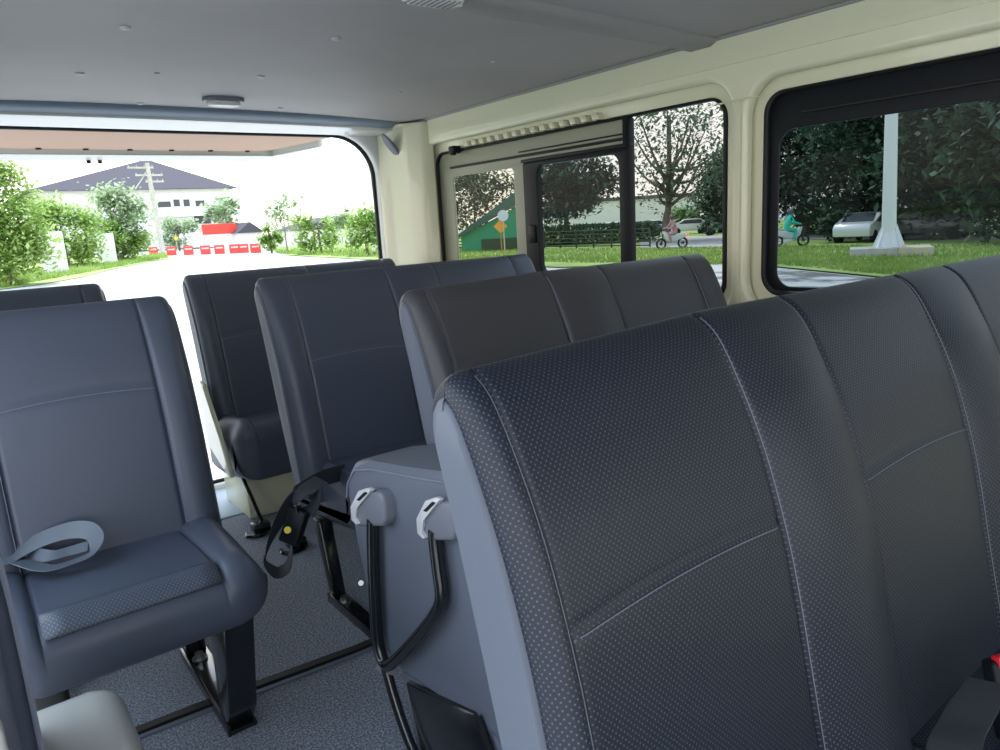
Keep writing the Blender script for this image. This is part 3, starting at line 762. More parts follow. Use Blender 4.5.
# ------------------------------------------------------------------ outside ground
def gpoly(name, pts, m, lift, kind='structure', lab=None, sub=1, noise_h=0):
    bm = bmesh.new(); f = bm.faces.new([bm.verts.new((x, y, gz(x, y)+lift)) for x, y in pts])
    o = finish(bm, name, m, smooth=False); o['kind'] = kind
    if lab: o['label'] = lab
    return o
ASPH = mat('pale_dry_asphalt', (.40, .39, .38), .9, var=(1.5, (.50, .49, .47), .3, .7))
WET = mat('wet_street', (.62, .61, .61), .35, var=(.9, (.16, .155, .15), .46, .58))  # pale base: sky reflected in the water put into the colour
GRASS = mat('grass_ground', (.20, .30, .06), .9, var=(.6, (.32, .42, .12), .35, .65))
GRASSL = mat('lawn_blades', (.20, .32, .07), .8, var=(.5, (.34, .44, .13), .35, .65), trans=.35)
gpoly('floor_outside_road', [(-2500, -2500), (3500, -2500), (3500, 3500), (-2500, 3500)], ASPH, 0, lab='pale dry road')
bpy.data.objects['floor_outside_road'].name = 'ground'
def G2(px, py): p, s = ground(px, py); return (p.x, p.y)
gpoly('road_verge', [G2(0, 290), G2(40, 285), G2(80, 278), G2(120, 268), G2(168, 259), G2(171, 254), (-5, 120), (-90, 120), (-60, 20), (-8, 15)], GRASS, .03, lab='grass verge left of the road')
gpoly('street_verge', [G2(290, 256), G2(390, 261), G2(450, 264), G2(560, 268), G2(640, 266), G2(730, 263), G2(780, 268), G2(860, 276), G2(1010, 292), (30, -8), (60, -10), (80, 10), G2(1000, 216), G2(780, 220), G2(600, 228), G2(440, 233), G2(380, 237), G2(290, 247), G2(262, 248)], GRASS, .04, lab='grass verge beside the street')
gpoly('wet_street', [G2(560, 269), G2(640, 267), G2(730, 264), G2(780, 269), G2(860, 277), G2(1010, 293), (30, -8), (18, -12), (9, -2), (8, 6), (10, 14)], WET, .012, lab='wet street with puddles')
gpoly('side_lane', [G2(640, 249), G2(770, 247), G2(800, 240), G2(1000, 240), G2(1000, 236), G2(800, 235.5), G2(720, 236), G2(640, 239)], ASPH, .06, lab='paved lane beyond the grass')

# grass blades
def blades(name, poly_px, n, h, lab):
    bm = bmesh.new()
    for _ in range(n):
        a, b, c, d = poly_px; u, v = random.random(), random.random()
        P = (Vector(a)*(1-u)+Vector(b)*u)*(1-v)+(Vector(d)*(1-u)+Vector(c)*u)*v
        p, s = ground(P.x, P.y); r = random.random()*PI; w = .03+.03*random.random(); hh = h*(.5+random.random()*.8)
        dx, dy = math.cos(r)*w, math.sin(r)*w; lx, ly = random.uniform(-.1, .1), random.uniform(-.1, .1)
        z = gz(p.x, p.y)
        bm.faces.new([bm.verts.new(q) for q in ((p.x-dx, p.y-dy, z), (p.x+dx, p.y+dy, z), (p.x+lx, p.y+ly, z+hh))])
    o = finish(bm, name, GRASSL, smooth=False); tag(o, lab, 'grass', kind='stuff')
blades('verge_grass', [(440, 251), (780, 248), (780, 266), (440, 262)], 8000, .16, 'green grass growing along the street seen through the side windows')
blades('verge_grass', [(780, 247), (1010, 247), (1010, 288), (780, 266)], 7000, .16, 'green grass around the lamp post base seen through the big window')
blades('verge_grass', [(262, 250), (390, 246), (390, 259), (290, 255)], 3000, .3, 'bright grass right of the rear road')
blades('verge_grass', [(0, 278), (165, 253), (168, 258), (0, 289)], 6000, .3, 'bright grass left of the rear road')

# ------------------------------------------------------------------ trees
LEAF = {
 'bright': mat('glare_bright_leaves', (.26, .42, .09), .6, var=(.5, (.48, .60, .22), .35, .7), trans=.45),  # glare on the rear trees put into a lighter leaf colour
 'soft': mat('hazed_green_leaves', (.30, .42, .23), .6, var=(.6, (.50, .60, .38), .35, .7), trans=.4),  # leaf colour paled to carry the haze of the glare
 'dark': mat('dark_leaves', (.045, .10, .065), .6, var=(.35, (.09, .17, .11), .3, .7), trans=.25),
 'mid': mat('mid_leaves', (.09, .16, .09), .6, var=(.5, (.18, .26, .14), .35, .7), trans=.3),
}
BARK = mat('bark', (.17, .13, .11), .9, bump=(8, .6, .05), var=(6, (.26, .21, .18), .3, .7))
def tree(base, h, crown, leaf, label, group=None, n=1800, ls=.22, trunk=.12, cz0=.35, branches=7, name='tree', fork=.4, clumps=16, dense=.0, cat='tree'):
    """crown = (rx, ry, rz) of the leafy volume, cz0 = where leaves begin as a share of h"""
    base = Vector(base); e = empty(name, base); tag(e, label, cat, group)
    rx, ry, rz = crown; cc = Vector((0, 0, h-rz))
    bm = bmesh.new()
    top = Vector((random.uniform(-.1, .1)*rx, 0, h*.8))
    tube(bm, smooth_path([(0, 0, -.1), (top.x*.3, .02*h, h*fork*.6), (top.x*.6, 0, h*fork*1.3), top], 3), [trunk, trunk*.3], 8)
    cl = []
    for k in range(clumps):
        while True:
            v = Vector((random.uniform(-1, 1), random.uniform(-1, 1), random.uniform(-1, 1)))
            if v.length < 1: break
        if v.length > .01 and random.random() < .7: v = v.normalized()*(.55+.35*random.random())
        cl.append(cc+Vector((v.x*rx, v.y*ry, v.z*rz)))
    for k in range(min(branches, len(cl))):
        s = Vector((top.x*.5, 0, h*(fork+.25*random.random()))); m = s.lerp(cl[k], .5)+Vector((0, 0, -.05*h))
        tube(bm, smooth_path([s, m, cl[k]], 3), [trunk*.42, trunk*.08], 5)
    finish(bm, 'trunk', BARK, e)
    verts = []; faces = []
    cr = .36*min(rx, rz)+.12*max(rx, rz)
    for k in range(n):
        c = random.choice(cl)
        v = Vector((random.gauss(0, 1), random.gauss(0, 1), random.gauss(0, 1)*.8)); v = v*(cr*.5)
        p = c+v
        if p.z < .05: p.z = .05+random.random()*.3
        a = Vector((random.gauss(0, 1), random.gauss(0, 1), random.gauss(0, 1)*.5)).normalized(); b = frame_at(a)[0]
        s = ls*(.5+random.random()*.8); i0 = len(verts)
        verts += [p-a*s, p-b*s*.5, p+a*s, p+b*s*.5]; faces.append((i0, i0+1, i0+2, i0+3))
    me = bpy.data.meshes.new('foliage'); me.from_pydata([tuple(q) for q in verts], [], faces); me.materials.append(LEAF[leaf])
    link(bpy.data.objects.new('foliage', me), e)
    return e
def tree_px(px, pyb, pyt, wpx, leaf, label, **k):
    p, s = ground(px, pyb); h = (pyb-pyt)*s; rx = wpx*s/2
    fr = k.pop('rzf', .5)
    return tree((p.x, p.y, gz(p.x, p.y)), h, (rx, rx, h*fr), leaf, label, **k)
# rear left bank
tree_px(12, 286, 158, 80, 'bright', 'tall bright bushy tree at the far left of the rear view', n=11000, ls=.14, clumps=34)
tree_px(70, 269, 190, 62, 'bright', 'bright tree second from the left beside the rear road', n=6000, ls=.19, clumps=24)
tree_px(118, 262, 182, 58, 'soft', 'pale green tree left of the leaning utility pole', n=4500, ls=.24, clumps=20)
tree_px(122, 262, 222, 56, 'bright', 'low bright bush at the road edge before the utility pole', n=2600, ls=.22, clumps=14, name='bush', cat='bush')
tree_px(180, 251, 213, 40, 'soft', 'small green tree right of the utility pole', n=1500, ls=.38, clumps=12)
tree_px(230, 249, 196, 42, 'soft', 'slim tree standing above the red billboard', n=900, ls=.5, clumps=14, rzf=.3)
tree_px(288, 253, 190, 42, 'soft', 'thin young tree with open crown right of the billboard', n=700, ls=.28, clumps=14, rzf=.35, trunk=.07)
tree_px(272, 253, 218, 20, 'bright', 'round green shrub beside the red billboard', n=800, ls=.26, clumps=8, name='bush', cat='bush')
tree_px(322, 254, 214, 48, 'bright', 'leafy shrub in the middle of the right grass bank', n=1300, ls=.26, clumps=12, name='bush', cat='bush')
tree_px(352, 254, 205, 30, 'soft', 'thin branching tree beside the concrete post', n=420, ls=.24, clumps=9, rzf=.3, trunk=.05)
tree_px(368, 256, 206, 46, 'bright', 'bright shrub against the right edge of the tailgate opening', n=1800, ls=.22, clumps=14, name='bush', cat='bush')
# through the sliding window
tree_px(478, 247, 162, 74, 'mid', 'pale leafed tree behind the teal shed', n=6000, ls=.22, clumps=30, rzf=.42, trunk=.12)
tree_px(568, 244, 158, 92, 'dark', 'dark round crowned tree behind the fence', n=12000, ls=.24, clumps=30, rzf=.36, trunk=.25)
tree_px(668, 242, 92, 150, 'mid', 'branching tree with open crown in the fixed pane beside the slider', n=4800, ls=.19, clumps=46, rzf=.38, trunk=.34, branches=22, fork=.22)
# dense dark trees behind the big window
for (a, b, t, w, lab) in ((740, 232, 150, 80, 'dark tree hidden partly by the pillar between the windows'), (805, 236, 88, 105, 'dark tree at the left of the big window'),
        (872, 238, 60, 120, 'dark tree behind the white lamp post'), (948, 240, 70, 120, 'dark tree with a thick trunk right of the lamp post'), (1030, 244, 60, 120, 'dark tree at the right edge of the big window')):
    tree_px(a, b, t, w, 'dark', lab, n=15000, ls=.24, clumps=60, rzf=.45, trunk=.42, fork=.25, group='dark trees behind the big window')
tree_px(836, 243, 214, 34, 'dark', 'dark shrub left of the lamp post base', n=1400, ls=.16, clumps=9, name='bush', cat='bush')
tree_px(632, 236, 221, 22, 'dark', 'small dark shrub behind the open crowned tree', n=600, ls=.16, clumps=7, name='bush', cat='bush')
tree_px(708, 236, 222, 24, 'dark', 'small dark shrub beside the parked cars', n=600, ls=.16, clumps=7, name='bush', cat='bush')
for i, (a, w) in enumerate(((605, 60), (650, 50), (700, 50), (745, 40))):
    tree_px(a, 227, 206, w, 'soft', ['distant tree line left part behind the car park', 'distant tree line behind the open crowned tree', 'distant tree line above the parked cars', 'distant tree line next to the pillar'][i], n=900, ls=1.2, clumps=10, rzf=.5, trunk=.3)

# ------------------------------------------------------------------ rear street furniture and building
WHT = mat('white_render', (.74, .73, .70), .7); ROOF = mat('grey_roof_sheet', (.085, .080, .095), .9, spec=.1); CONC = mat('concrete', (.50, .48, .44), .85, var=(3, (.38, .36, .33), .4, .7))
DARKW = mat('dark_window_glass', (.04, .05, .06), .15); REDM = mat('red_plastic', (.72, .05, .035), .45); YELM = mat('yellow_panel', (.80, .50, .03), .5)
bp_, s = ground(145, 232)
D = 130.0
def at_y(px, py, Y): d = ray(px, py); t = Y/d.y; return Vector((0, 0, ZC))+d*t
bd = empty('building', at_y(150, 236, D)); tag(bd, 'white building with a wide grey hipped roof behind the rear trees', 'building')
o0 = bd.location.copy()
def rel(p, o): return Vector(p)-o
L_ = at_y(22, 192, D); Rr = at_y(238, 187, D); ap = at_y(146, 161, D+12); zE = (L_.z+Rr.z)/2
bm = bmesh.new()
c = [Vector((L_.x, D, zE)), Vector((Rr.x, D, zE)), Vector((Rr.x, D+24, zE)), Vector((L_.x, D+24, zE))]
vs = [bm.verts.new(p-o0) for p in c]; a1 = bm.verts.new(Vector((ap.x-1.0, D+12, ap.z))-o0); a2 = bm.verts.new(Vector((ap.x+1.0, D+12, ap.z))-o0)
bm.faces.new((vs[0], vs[1], a2, a1)); bm.faces.new((vs[1], vs[2], a2)); bm.faces.new((vs[2], vs[3], a1, a2)); bm.faces.new((vs[3], vs[0], a1)); bm.faces.new(vs[::-1])
finish(bm, 'roof', ROOF, bd, smooth=False)
g0 = gz(10, D)
bm = bmesh.new(); box(bm, L_.x+1.5-o0.x, Rr.x-1.2-o0.x, 1.2, 22, g0-o0.z, zE-o0.z); finish(bm, 'wall', WHT, bd, smooth=False)
zf = at_y(190, 216, D).z
bm = bmesh.new(); box(bm, at_y(150, 200, D).x-o0.x, Rr.x-.3-o0.x, -.6, 1.2, zf-o0.z, zf-o0.z+.8); finish(bm, 'canopy', WHT, bd, smooth=False)
for (a, b, t, u) in ((160, 172, 201, 207), (176, 181, 199, 206), (186, 191, 199, 206), (198, 206, 200, 206), (197, 212, 214, 224)):
    p = at_y(a, u, D); q = at_y(b, t, D); bm = bmesh.new(); box(bm, p.x-o0.x, q.x-o0.x, 1.12, 1.3, p.z-o0.z, q.z-o0.z); finish(bm, 'window', DARKW, bd, smooth=False)
# billboard
bb = empty('billboard', (*at_y(220, 242, 100).xy, gz(at_y(220, 242, 100).x, 100))); tag(bb, 'red billboard with a white lower panel at the end of the rear road', 'billboard')
o0 = bb.location.copy(); p = at_y(203, 235, 100)-o0; q = at_y(236, 223, 100)-o0
bm = bmesh.new(); box(bm, p.x, q.x, 0, .15, p.z, q.z, .02); finish(bm, 'red_panel', REDM, bb, smooth=False)
p2 = at_y(203, 242, 100)-o0
bm = bmesh.new(); box(bm, p.x, q.x, .02, .13, p2.z+.1, p.z, .02); finish(bm, 'white_panel', WHT, bb, smooth=False)
for x in (p.x+.1, q.x-.1):
    bm = bmesh.new(); tube(bm, [(x, .2, -.3), (x, .2, q.z)], .06, 6); finish(bm, 'post', CONC, bb)
# low side building and white gate wall pieces
def blk(name, pxa, pya, pxb, pyb, Y, dep, m, label, cat, roof=None):
    p = at_y(pxa, pyb, Y); q = at_y(pxb, pya, Y); e = empty(name, (p.x, Y, gz(p.x, Y))); tag(e, label, cat)
    bm = bmesh.new(); box(bm, 0, q.x-p.x, 0, dep, -.4, q.z-e.location.z); finish(bm, 'wall', m, e, smooth=False)
    if roof:
        bm = bmesh.new(); w = q.x-p.x; h = q.z-e.location.z
        prism(bm, [Vector((-.3, -.3, h)), Vector((w+.3, -.3, h)), Vector((w*.5, -.3, h+roof))], (0, dep+.6, 0)); finish(bm, 'roof', ROOF, e, smooth=False)
    return e
blk('wall_panel', 43, 231, 62, 262, 46, .3, WHT, 'white wall piece between the two leftmost rear trees', 'wall')
blk('wall_panel', 99, 233, 113, 252, 62, .3, WHT, 'white wall piece behind the low bush near the utility pole', 'wall')
blk('shed', 240, 232, 262, 246, 98, 8, WHT, 'low white shed with grey roof right of the billboard', 'shed', 1.4)
blk('house', 296, 226, 380, 248, 90, 8, WHT, 'low pale house behind the right bank shrubs', 'house', 1.6)
# utility pole
up_ = ground(163, 254)[0]; e = empty('utility_pole', (up_.x, up_.y, gz(up_.x, up_.y))); tag(e, 'leaning concrete utility pole with crossarms in front of the grey roof', 'pole')
tp = at_y(147, 163, up_.y)-e.location
bm = bmesh.new(); tube(bm, [(0, 0, -.3), tp], [.36, .24], 8); finish(bm, 'pole', CONC, e)
for k, (za, x0, x1) in enumerate(((.95, -2.2, .6), (.87, -1.5, 1.5), (.80, -.5, 1.5))):
    bm = bmesh.new(); c = tp*za; box(bm, c.x+x0, c.x+x1, c.y-.12, c.y+.12, c.z-.10, c.z+.10)
    for j in range(4):
        x = c.x+x0+.1+(x1-x0-.2)*j/3; tube(bm, [(x, c.y, c.z+.05), (x, c.y, c.z+.28)], .05, 6)
    finish(bm, 'crossarm', CONC, e, smooth=False)
bm = bmesh.new(); tube(bm, [tp*.72+Vector((-1.8, 0, 0)), tp*.93], .07, 6); finish(bm, 'brace', CONC, e)
# concrete post at right edge of tailgate opening
pp = ground(374, 254)[0]; e = empty('concrete_post', (pp.x, pp.y, gz(pp.x, pp.y))); tag(e, 'tall slim concrete post near the right edge of the tailgate opening', 'pole')
tp = at_y(367, 120, pp.y)-e.location; bm = bmesh.new(); tube(bm, [(0, 0, -.3), tp], [.12, .09], 8); finish(bm, 'post', mat('pale_post', (.66, .65, .60), .8), e)
bm = bmesh.new(); tube(bm, [tp*.8, tp*.8+Vector((0, 0, .2))], .13, 8); finish(bm, 'band', CONC, e)
# road barriers
def barrier():
    e = empty('road_barrier'); bm = bmesh.new()
    prism(bm, [Vector((-.48, -.28, 0)), Vector((-.48, .28, 0)), Vector((-.48, .16, .35)), Vector((-.48, .10, .92)), Vector((-.48, -.10, .92)), Vector((-.48, -.16, .35))], (.96, 0, 0), .04)
    finish(bm, 'body', REDM, e)
    bm = bmesh.new(); box(bm, -.34, .34, -.175, -.15, .55, .70, .01); finish(bm, 'stripe', mat('pale_stripe', (.75, .55, .5), .5), e); return e
bproto = barrier(); pos = ['first from the left', 'second from the left, near the yellow sign', 'third from the left', 'fourth from the left, below the billboard', 'fifth from the left, below the billboard', 'sixth from the left', 'seventh from the left', 'last on the right, below the shed']
for i, (px, py) in enumerate(((154, 255), (172, 255.5), (189, 255), (206, 254.5), (220, 254), (235, 253.5), (244, 253), (256, 253))):
    o = bproto if i == 0 else copy_tree(bproto); p, s = ground(px, py); o.location = (p.x, p.y, gz(p.x, p.y)); o.rotation_euler = (0, 0, -.2)
    tag(o, 'red plastic road barrier, '+pos[i], 'barrier', 'red road barriers')
def sign(px, pyb, pyt, m, lab, round_=False, r=.35, post=CONC):
    p, s = ground(px, pyb); e = empty('traffic_sign', (p.x, p.y, gz(p.x, p.y))); tag(e, lab, 'sign'); h = (pyb-pyt)*s
    bm = bmesh.new(); tube(bm, [(0, .06, -.2), (0, .06, h)], .04, 8); finish(bm, 'post', post, e)
    bm = bmesh.new()
    if round_: tube(bm, [(0, .02, h-r), (0, -.02, h-r)], r, 20)
    else: prism(bm, [Vector((0, -.02, h-2*r)), Vector((r, -.02, h-r)), Vector((0, -.02, h)), Vector((-r, -.02, h-r))], (0, .04, 0))
    finish(bm, 'sign_face', m, e, smooth=False); e.rotation_euler = (0, 0, -math.atan2(p.x, p.y))
sign(178, 253, 236, YELM, 'yellow sign standing behind the red barriers', r=.30)
sign(184, 253, 234, WHT, 'small white round sign beside the yellow sign', True, r=.22)

# ------------------------------------------------------------------ through the side windows
# lamp post
p, s = ground(888, 257); e = empty('lamp_post', (p.x, p.y, gz(p.x, p.y))); tag(e, 'thick white lamp post on a concrete block in the big window', 'lamp post')
LW = mat('white_paint', (.80, .82, .84), .4)
tp = at_y(895, -40, p.y)-e.location
bm = bmesh.new(); tube(bm, [(0, 0, .3), tp], [.34*.66, .15], 20); finish(bm, 'pole', LW, e)
bm = bmesh.new(); tube(bm, [(0, 0, .15), (0, 0, .35), (0, 0, .9)], [.42, .40, .23], 20)
for k in range(8):
    a = k*PI/4; prism(bm, [Vector((.2*math.cos(a), .2*math.sin(a), .3)), Vector((.50*math.cos(a), .50*math.sin(a), .3)), Vector((.2*math.cos(a), .2*math.sin(a), 1.1))], (-.03*math.sin(a), .03*math.cos(a), 0))
finish(bm, 'flange', LW, e, smooth=False)
bm = bmesh.new(); box(bm, -1.15, .25, -.7, .7, -.2, .33, .03); finish(bm, 'base_block', CONC, e)
bm = bmesh.new(); box(bm, .25, 1.25, -.7, .7, -.2, .33, .03); o = finish(bm, 'base_block', mat('faded_yellow_concrete', (.62, .50, .28), .85, var=(4, (.5, .48, .42), .4, .6)), e); o['label'] = 'faded yellow painted end of the concrete base'
e.rotation_euler = (0, 0, -math.radians(63)); 
# the pole itself must keep leaning as seen
ch = [c for c in e.children if c.name.startswith('pole')][0]; ch.rotation_euler = (0, 0, math.radians(63))
# teal shed
p, s = ground(492, 251); Q = math.atan2(p.x, p.y)
e = empty('shed', (p.x, p.y, gz(p.x, p.y)), -Q); tag(e, 'teal shed with steep dark green lean-to roof seen in the left pane', 'shed')
u = s
bm = bmesh.new(); prism(bm, [Vector((-30*u, 0, -.3)), Vector((36*u, 0, -.3)), Vector((36*u, 0, 44*u)), Vector((28*u, 0, 42*u)), Vector((-30*u, 0, 16*u))], (0, 4, 0)); finish(bm, 'wall', mat('teal_sheet', (.02, .26, .17), .5), e, smooth=False)
bm = bmesh.new(); prism(bm, [Vector((-34*u, -.4, 14*u)), Vector((32*u, -.4, 46*u)), Vector((32*u, -.4, 58*u)), Vector((28*u, -.4, 57*u)), Vector((-34*u, -.4, 17*u))], (0, 5, 0)); finish(bm, 'roof', mat('dark_green_sheet', (.02, .08, .07), .5), e, smooth=False)
bm = bmesh.new(); box(bm, -10*u, 36*u, -.08, -.01, 0, 12*u, .02); finish(bm, 'dark_base', mat('dark_board', (.03, .05, .04), .7), e, smooth=False)
sign(502, 253, 220, mat('orange_panel', (.80, .33, .05), .5), 'orange sign on a wooden post in front of the teal shed', r=.40, post=mat('orange_wood', (.45, .20, .07), .7))
sign(505, 253, 211, mat('pale_blue_panel', (.55, .62, .80), .5), 'pale round sign just above the orange sign', True, r=.32)
# fence along the far grass edge
def fence(a, b, h, lab):
    A = ground(*a)[0]; B = ground(*b)[0]; e = empty('fence', (A.x, A.y, gz(A.x, A.y))); tag(e, lab, 'fence')
    d = Vector((B.x-A.x, B.y-A.y, gz(B.x, B.y)-gz(A.x, A.y))); n = 14
    FM = mat('dark_fence', (.035, .042, .035), .8)
    for k in range(n+1):
        bm = bmesh.new(); c = d*(k/n); tube(bm, [c+Vector((0, 0, -.1)), c+Vector((0, 0, h))], .05, 6); finish(bm, 'fence_post', FM, e)
    bm = bmesh.new()
    for k in range(5): z = .15+k*(h-.2)/4; tube(bm, [Vector((0, 0, z)), d+Vector((0, 0, z))], .035, 5)
    finish(bm, 'rails', FM, e)
    verts = []; faces = []
fence((440, 250), (650, 248), 1.1, 'dark rail fence behind the grass in the sliding window')
def hedge(a, b, h, w, lab, leaf='dark', n=5000):
    A = ground(*a)[0]; B = ground(*b)[0]; e = empty('hedge', (A.x, A.y, gz(A.x, A.y))); tag(e, lab, 'hedge')
    d = Vector((B.x-A.x, B.y-A.y, gz(B.x, B.y)-gz(A.x, A.y))); verts = []; faces = []
    for k in range(n):
        t = random.random(); p = d*t+Vector((random.uniform(-w, w), random.uniform(-w, w), random.random()*h))
        a_ = Vector((random.gauss(0, 1), random.gauss(0, 1), random.gauss(0, 1))).normalized(); b_ = frame_at(a_)[0]; s = .13*(.6+random.random()); i0 = len(verts)
        verts += [p-a_*s, p-b_*s*.6, p+a_*s, p+b_*s*.6]; faces.append((i0, i0+1, i0+2, i0+3))
    me = bpy.data.meshes.new('foliage'); me.from_pydata([tuple(q) for q in verts], [], faces); me.materials.append(LEAF[leaf]); link(bpy.data.objects.new('foliage', me), e)
hedge((520, 247), (655, 242), 1.4, .5, 'low dark hedge behind the fence')
hedge((800, 234), (1010, 237), 2.4, .8, 'dark undergrowth beneath the trees in the big window', n=9000)
blk_w = at_y(0, 0, 1)
def car(px, pyb, col, lab, rz=0.0, scale=1.0):
    p, s = ground(px, pyb); e = empty('car', (p.x, p.y, gz(p.x, p.y)), -math.atan2(p.x, p.y)+rz); tag(e, lab, 'car', 'parked cars')
    m = mat('car_paint', col, .25, coat=.6)
    prof = [(-2.1, .35), (-2.15, .75), (-1.95, .95), (-1.35, 1.0), (-.75, 1.42), (.75, 1.45), (1.45, 1.0), (2.05, .9), (2.15, .6), (2.1, .35)]
    bm = bmesh.new(); prism(bm, [Vector((a, -.85, b)) for a, b in prof], (0, 1.7, 0), .08, 2); finish(bm, 'body', m, e)
    bm = bmesh.new(); prism(bm, [Vector((-1.2, -.87, 1.0)), Vector((-.70, -.87, 1.34)), Vector((.68, -.87, 1.36)), Vector((1.2, -.87, 1.0))], (0, 1.74, 0), .01); finish(bm, 'window', DARKW, e)
    for q in ([(-1.33, 1.03), (-.80, 1.40)], [(.82, 1.42), (1.42, 1.04)]):
        bm = bmesh.new(); prism(bm, [Vector((q[0][0], -.72, q[0][1]+.015)), Vector((q[1][0], -.66, q[1][1]+.015)), Vector((q[1][0], .66, q[1][1]+.015)), Vector((q[0][0], .72, q[0][1]+.015))], (0, 0, .012)); finish(bm, 'windshield', DARKW, e)
    for x in (-1.35, 1.35):
        for y in (-.86, .70):
            bm = bmesh.new(); tube(bm, [(x, y, .32), (x, y+.16, .32)], .32, 16); finish(bm, 'wheel', RUBBER, e)
WC = (.75, .76, .78)
for (px, py, c, lab) in ((585, 238, (.45, .47, .5), 'silver parked car left of the round dark tree trunk'), (612, 237, WC, 'white parked car seen through the sliding pane'), (640, 237, (.08, .10, .15), 'dark parked car beside the black window bar'),
        (652, 234, WC, 'white parked car left of the branching tree'), (692, 234, WC, 'white parked car right of the motorcyclist'), (718, 233, (.12, .16, .3), 'blue parked car next to the window pillar'), (737, 232, WC, 'white parked car hidden partly by the pillar'),
        (866, 242, WC, 'white car behind the lamp post'), (925, 240, (.10, .11, .12), 'dark car in the shade right of the lamp post')):
    car(px, py, c, lab, 1.25 if px == 866 else random.uniform(-.4, .4))
p = ground(612, 229)[0]
e = empty('warehouse', (p.x, p.y, gz(p.x, p.y)), -math.atan2(p.x, p.y)); tag(e, 'long white flat-roofed building behind the parked cars', 'building')
bm = bmesh.new(); box(bm, -13, 16, 0, 14, -.5, 5.2, .05); finish(bm, 'wall', WHT, e, smooth=False)
bm = bmesh.new(); box(bm, -13.4, 16.4, -.4, 14.4, 5.2, 5.8, .05); finish(bm, 'roof', ROOF, e, smooth=False)
p = ground(712, 240)[0]

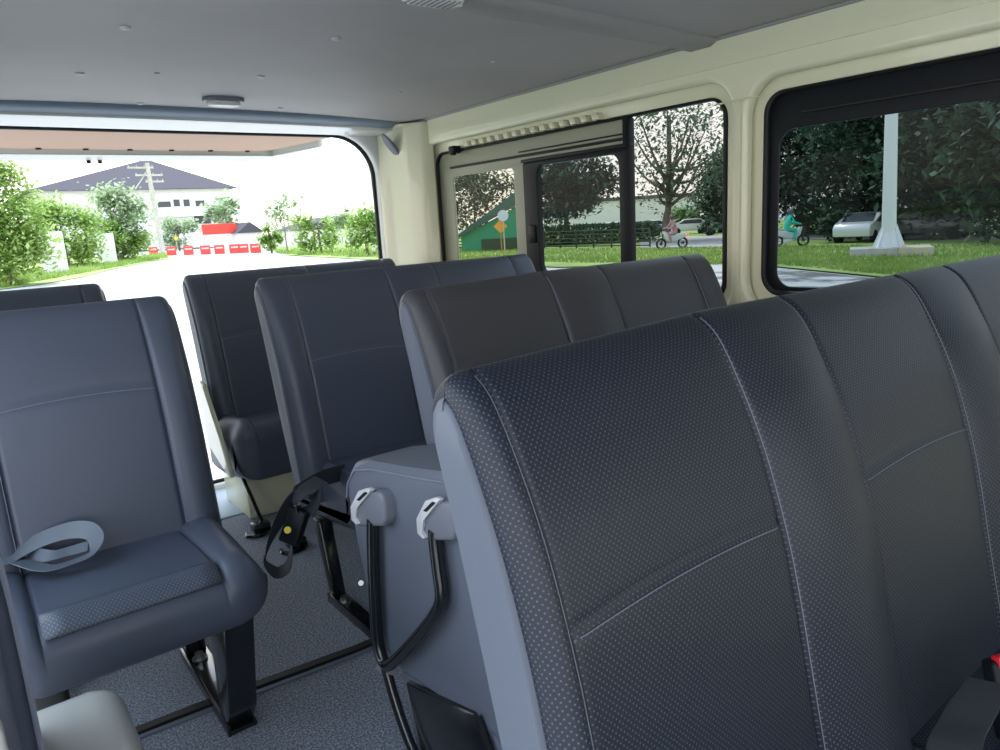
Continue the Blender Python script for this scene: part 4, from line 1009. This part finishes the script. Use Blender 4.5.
# riders
SKIN = mat('skin', (.45, .28, .20), .6)
def skin_body(pts, edges, rad, m, parent, name='body'):
    me = bpy.data.meshes.new(name); me.from_pydata(pts, edges, []); o = bpy.data.objects.new(name, me); link(o, parent); me.materials.append(m)
    md = o.modifiers.new('s', 'SKIN'); md.use_smooth_shade = True
    for i, v in enumerate(me.skin_vertices[0].data): v.radius = (rad[i], rad[i]); v.use_root = (i == 0)
    o.modifiers.new('ss', 'SUBSURF').levels = 1; return o
def rider(px, py, shirt, lab, lab2, lamp=True, rz=0.0):
    p, s = ground(px, py); base = Vector((p.x, p.y, gz(p.x, p.y))); a = -math.atan2(p.x, p.y)+rz
    m = empty('motorcycle', base, a); tag(m, lab2, 'motorcycle')
    for x in (-.62, .62):
        bm = bmesh.new(); ring = [Vector((x+.25*math.cos(t*PI/10), 0, .29+.25*math.sin(t*PI/10))) for t in range(21)]; tube(bm, ring, .05, 8, cap=False)
        tube(bm, [(x, -.05, .29), (x, .05, .29)], .06, 8)
        for k in range(6): tube(bm, [(x, 0, .29), (x+.24*math.cos(k*PI/3), 0, .29+.24*math.sin(k*PI/3))], .01, 4)
        finish(bm, 'wheel', RUBBER, m)
    bm = bmesh.new(); prism(bm, [Vector((-.85, -.10, .62)), Vector((-.2, -.10, .40)), Vector((.25, -.10, .38)), Vector((.45, -.10, .55)), Vector((.55, -.10, .92)), Vector((.40, -.10, .92)), Vector((.2, -.10, .60)), Vector((-.15, -.10, .76)), Vector((-.8, -.10, .80))], (0, .2, 0), .04); finish(bm, 'body', mat('bike_fairing', (.60, .65, .75), .3), m)
    bm = bmesh.new(); tube(bm, [(.62, 0, .3), (.45, 0, 1.0)], .03, 6); tube(bm, [(.42, -.3, 1.02), (.42, .3, 1.02)], .02, 6); finish(bm, 'handlebar', RUBBER, m)
    if lamp:
        bm = bmesh.new(); box(bm, -.93, -.83, -.09, .09, .60, .74, .02)
        rl = bpy.data.materials.new('tail_light'); rl.use_nodes = True; b = rl.node_tree.nodes['Principled BSDF']; b.inputs['Base Color'].default_value = (.8, .03, .02, 1); b.inputs['Emission Color'].default_value = (1, .04, .02, 1); b.inputs['Emission Strength'].default_value = 6
        finish(bm, 'tail_light', rl, m)
    e = empty('person', base, a); tag(e, lab, 'person')
    pts = [(-.2, 0, .88), (-.14, 0, 1.12), (-.05, 0, 1.36), (-.02, 0, 1.47), (0, 0, 1.58),
           (-.05, .18, 1.36), (.10, .24, 1.12), (.36, .24, 1.05), (.42, .25, 1.04), (-.05, -.18, 1.36), (.10, -.24, 1.12), (.36, -.24, 1.05), (.42, -.25, 1.04),
           (-.16, .10, .84), (.22, .15, .78), (.12, .15, .40), (.24, .15, .34), (-.16, -.10, .84), (.22, -.15, .78), (.12, -.15, .40), (.24, -.15, .34)]
    ed = [(0, 1), (1, 2), (2, 3), (3, 4), (2, 5), (5, 6), (6, 7), (7, 8), (2, 9), (9, 10), (10, 11), (11, 12), (0, 13), (13, 14), (14, 15), (15, 16), (0, 17), (17, 18), (18, 19), (19, 20)]
    ra = [.15, .14, .15, .06, .09, .07, .05, .04, .035, .07, .05, .04, .035, .10, .08, .055, .04, .10, .08, .055, .04]
    skin_body(pts, ed, ra, shirt, e)
    bm = bmesh.new(); bmesh.ops.create_uvsphere(bm, u_segments=16, v_segments=10, radius=.14); bmesh.ops.translate(bm, vec=(0, 0, 1.62), verts=bm.verts); finish(bm, 'helmet', mat('helmet', (.10, .08, .09), .3), e)
rider(672, 249, mat('pink_blue_clothing', (.45, .25, .28), .7), 'motorcycle rider in pink top and dark helmet on the street', 'white motorcycle with a lit red tail light', True, PI+.5)
rider(790, 247, mat('turquoise_shirt', (.02, .55, .48), .7), 'motorcycle rider in a turquoise shirt at the left of the big window', 'grey motorcycle under the rider in turquoise', False, .4)

# ------------------------------------------------------------------ light
w = bpy.data.worlds.new('world'); scene.world = w; w.use_nodes = True; nt = w.node_tree; N = nt.nodes; Lk = nt.links
bg = N['Background']; tc = N.new('ShaderNodeTexCoord'); sx = N.new('ShaderNodeSeparateXYZ'); Lk.new(tc.outputs['Generated'], sx.inputs[0])
cr = N.new('ShaderNodeValToRGB'); el = cr.color_ramp.elements
el[0].position = .0; el[0].color = (1.0, .90, .84, 1); el[1].position = .55; el[1].color = (.62, .79, 1.0, 1)
e2 = cr.color_ramp.elements.new(.18); e2.color = (.96, .94, .96, 1)
Lk.new(sx.outputs['Z'], cr.inputs['Fac']); Lk.new(cr.outputs['Color'], bg.inputs['Color'])
bg.inputs['Strength'].default_value = 2.4
sun = bpy.data.lights.new('sun', 'SUN'); sun.energy = 4.0; sun.angle = math.radians(3); sun.color = (1, .96, .88)
so = bpy.data.objects.new('sun', sun); COL.objects.link(so)
so.rotation_euler = Vector((-.25, -.60, -1.0)).to_track_quat('-Z', 'Y').to_euler()

scene.view_settings.view_transform = 'Standard'; scene.view_settings.look = 'None'
scene.view_settings.exposure = 0.35; scene.view_settings.gamma = 1.0
scene.view_settings.use_curve_mapping = False
scene.cycles.max_bounces = 8; scene.cycles.transparent_max_bounces = 12; scene.cycles.diffuse_bounces = 5
scene.cycles.use_denoising = True
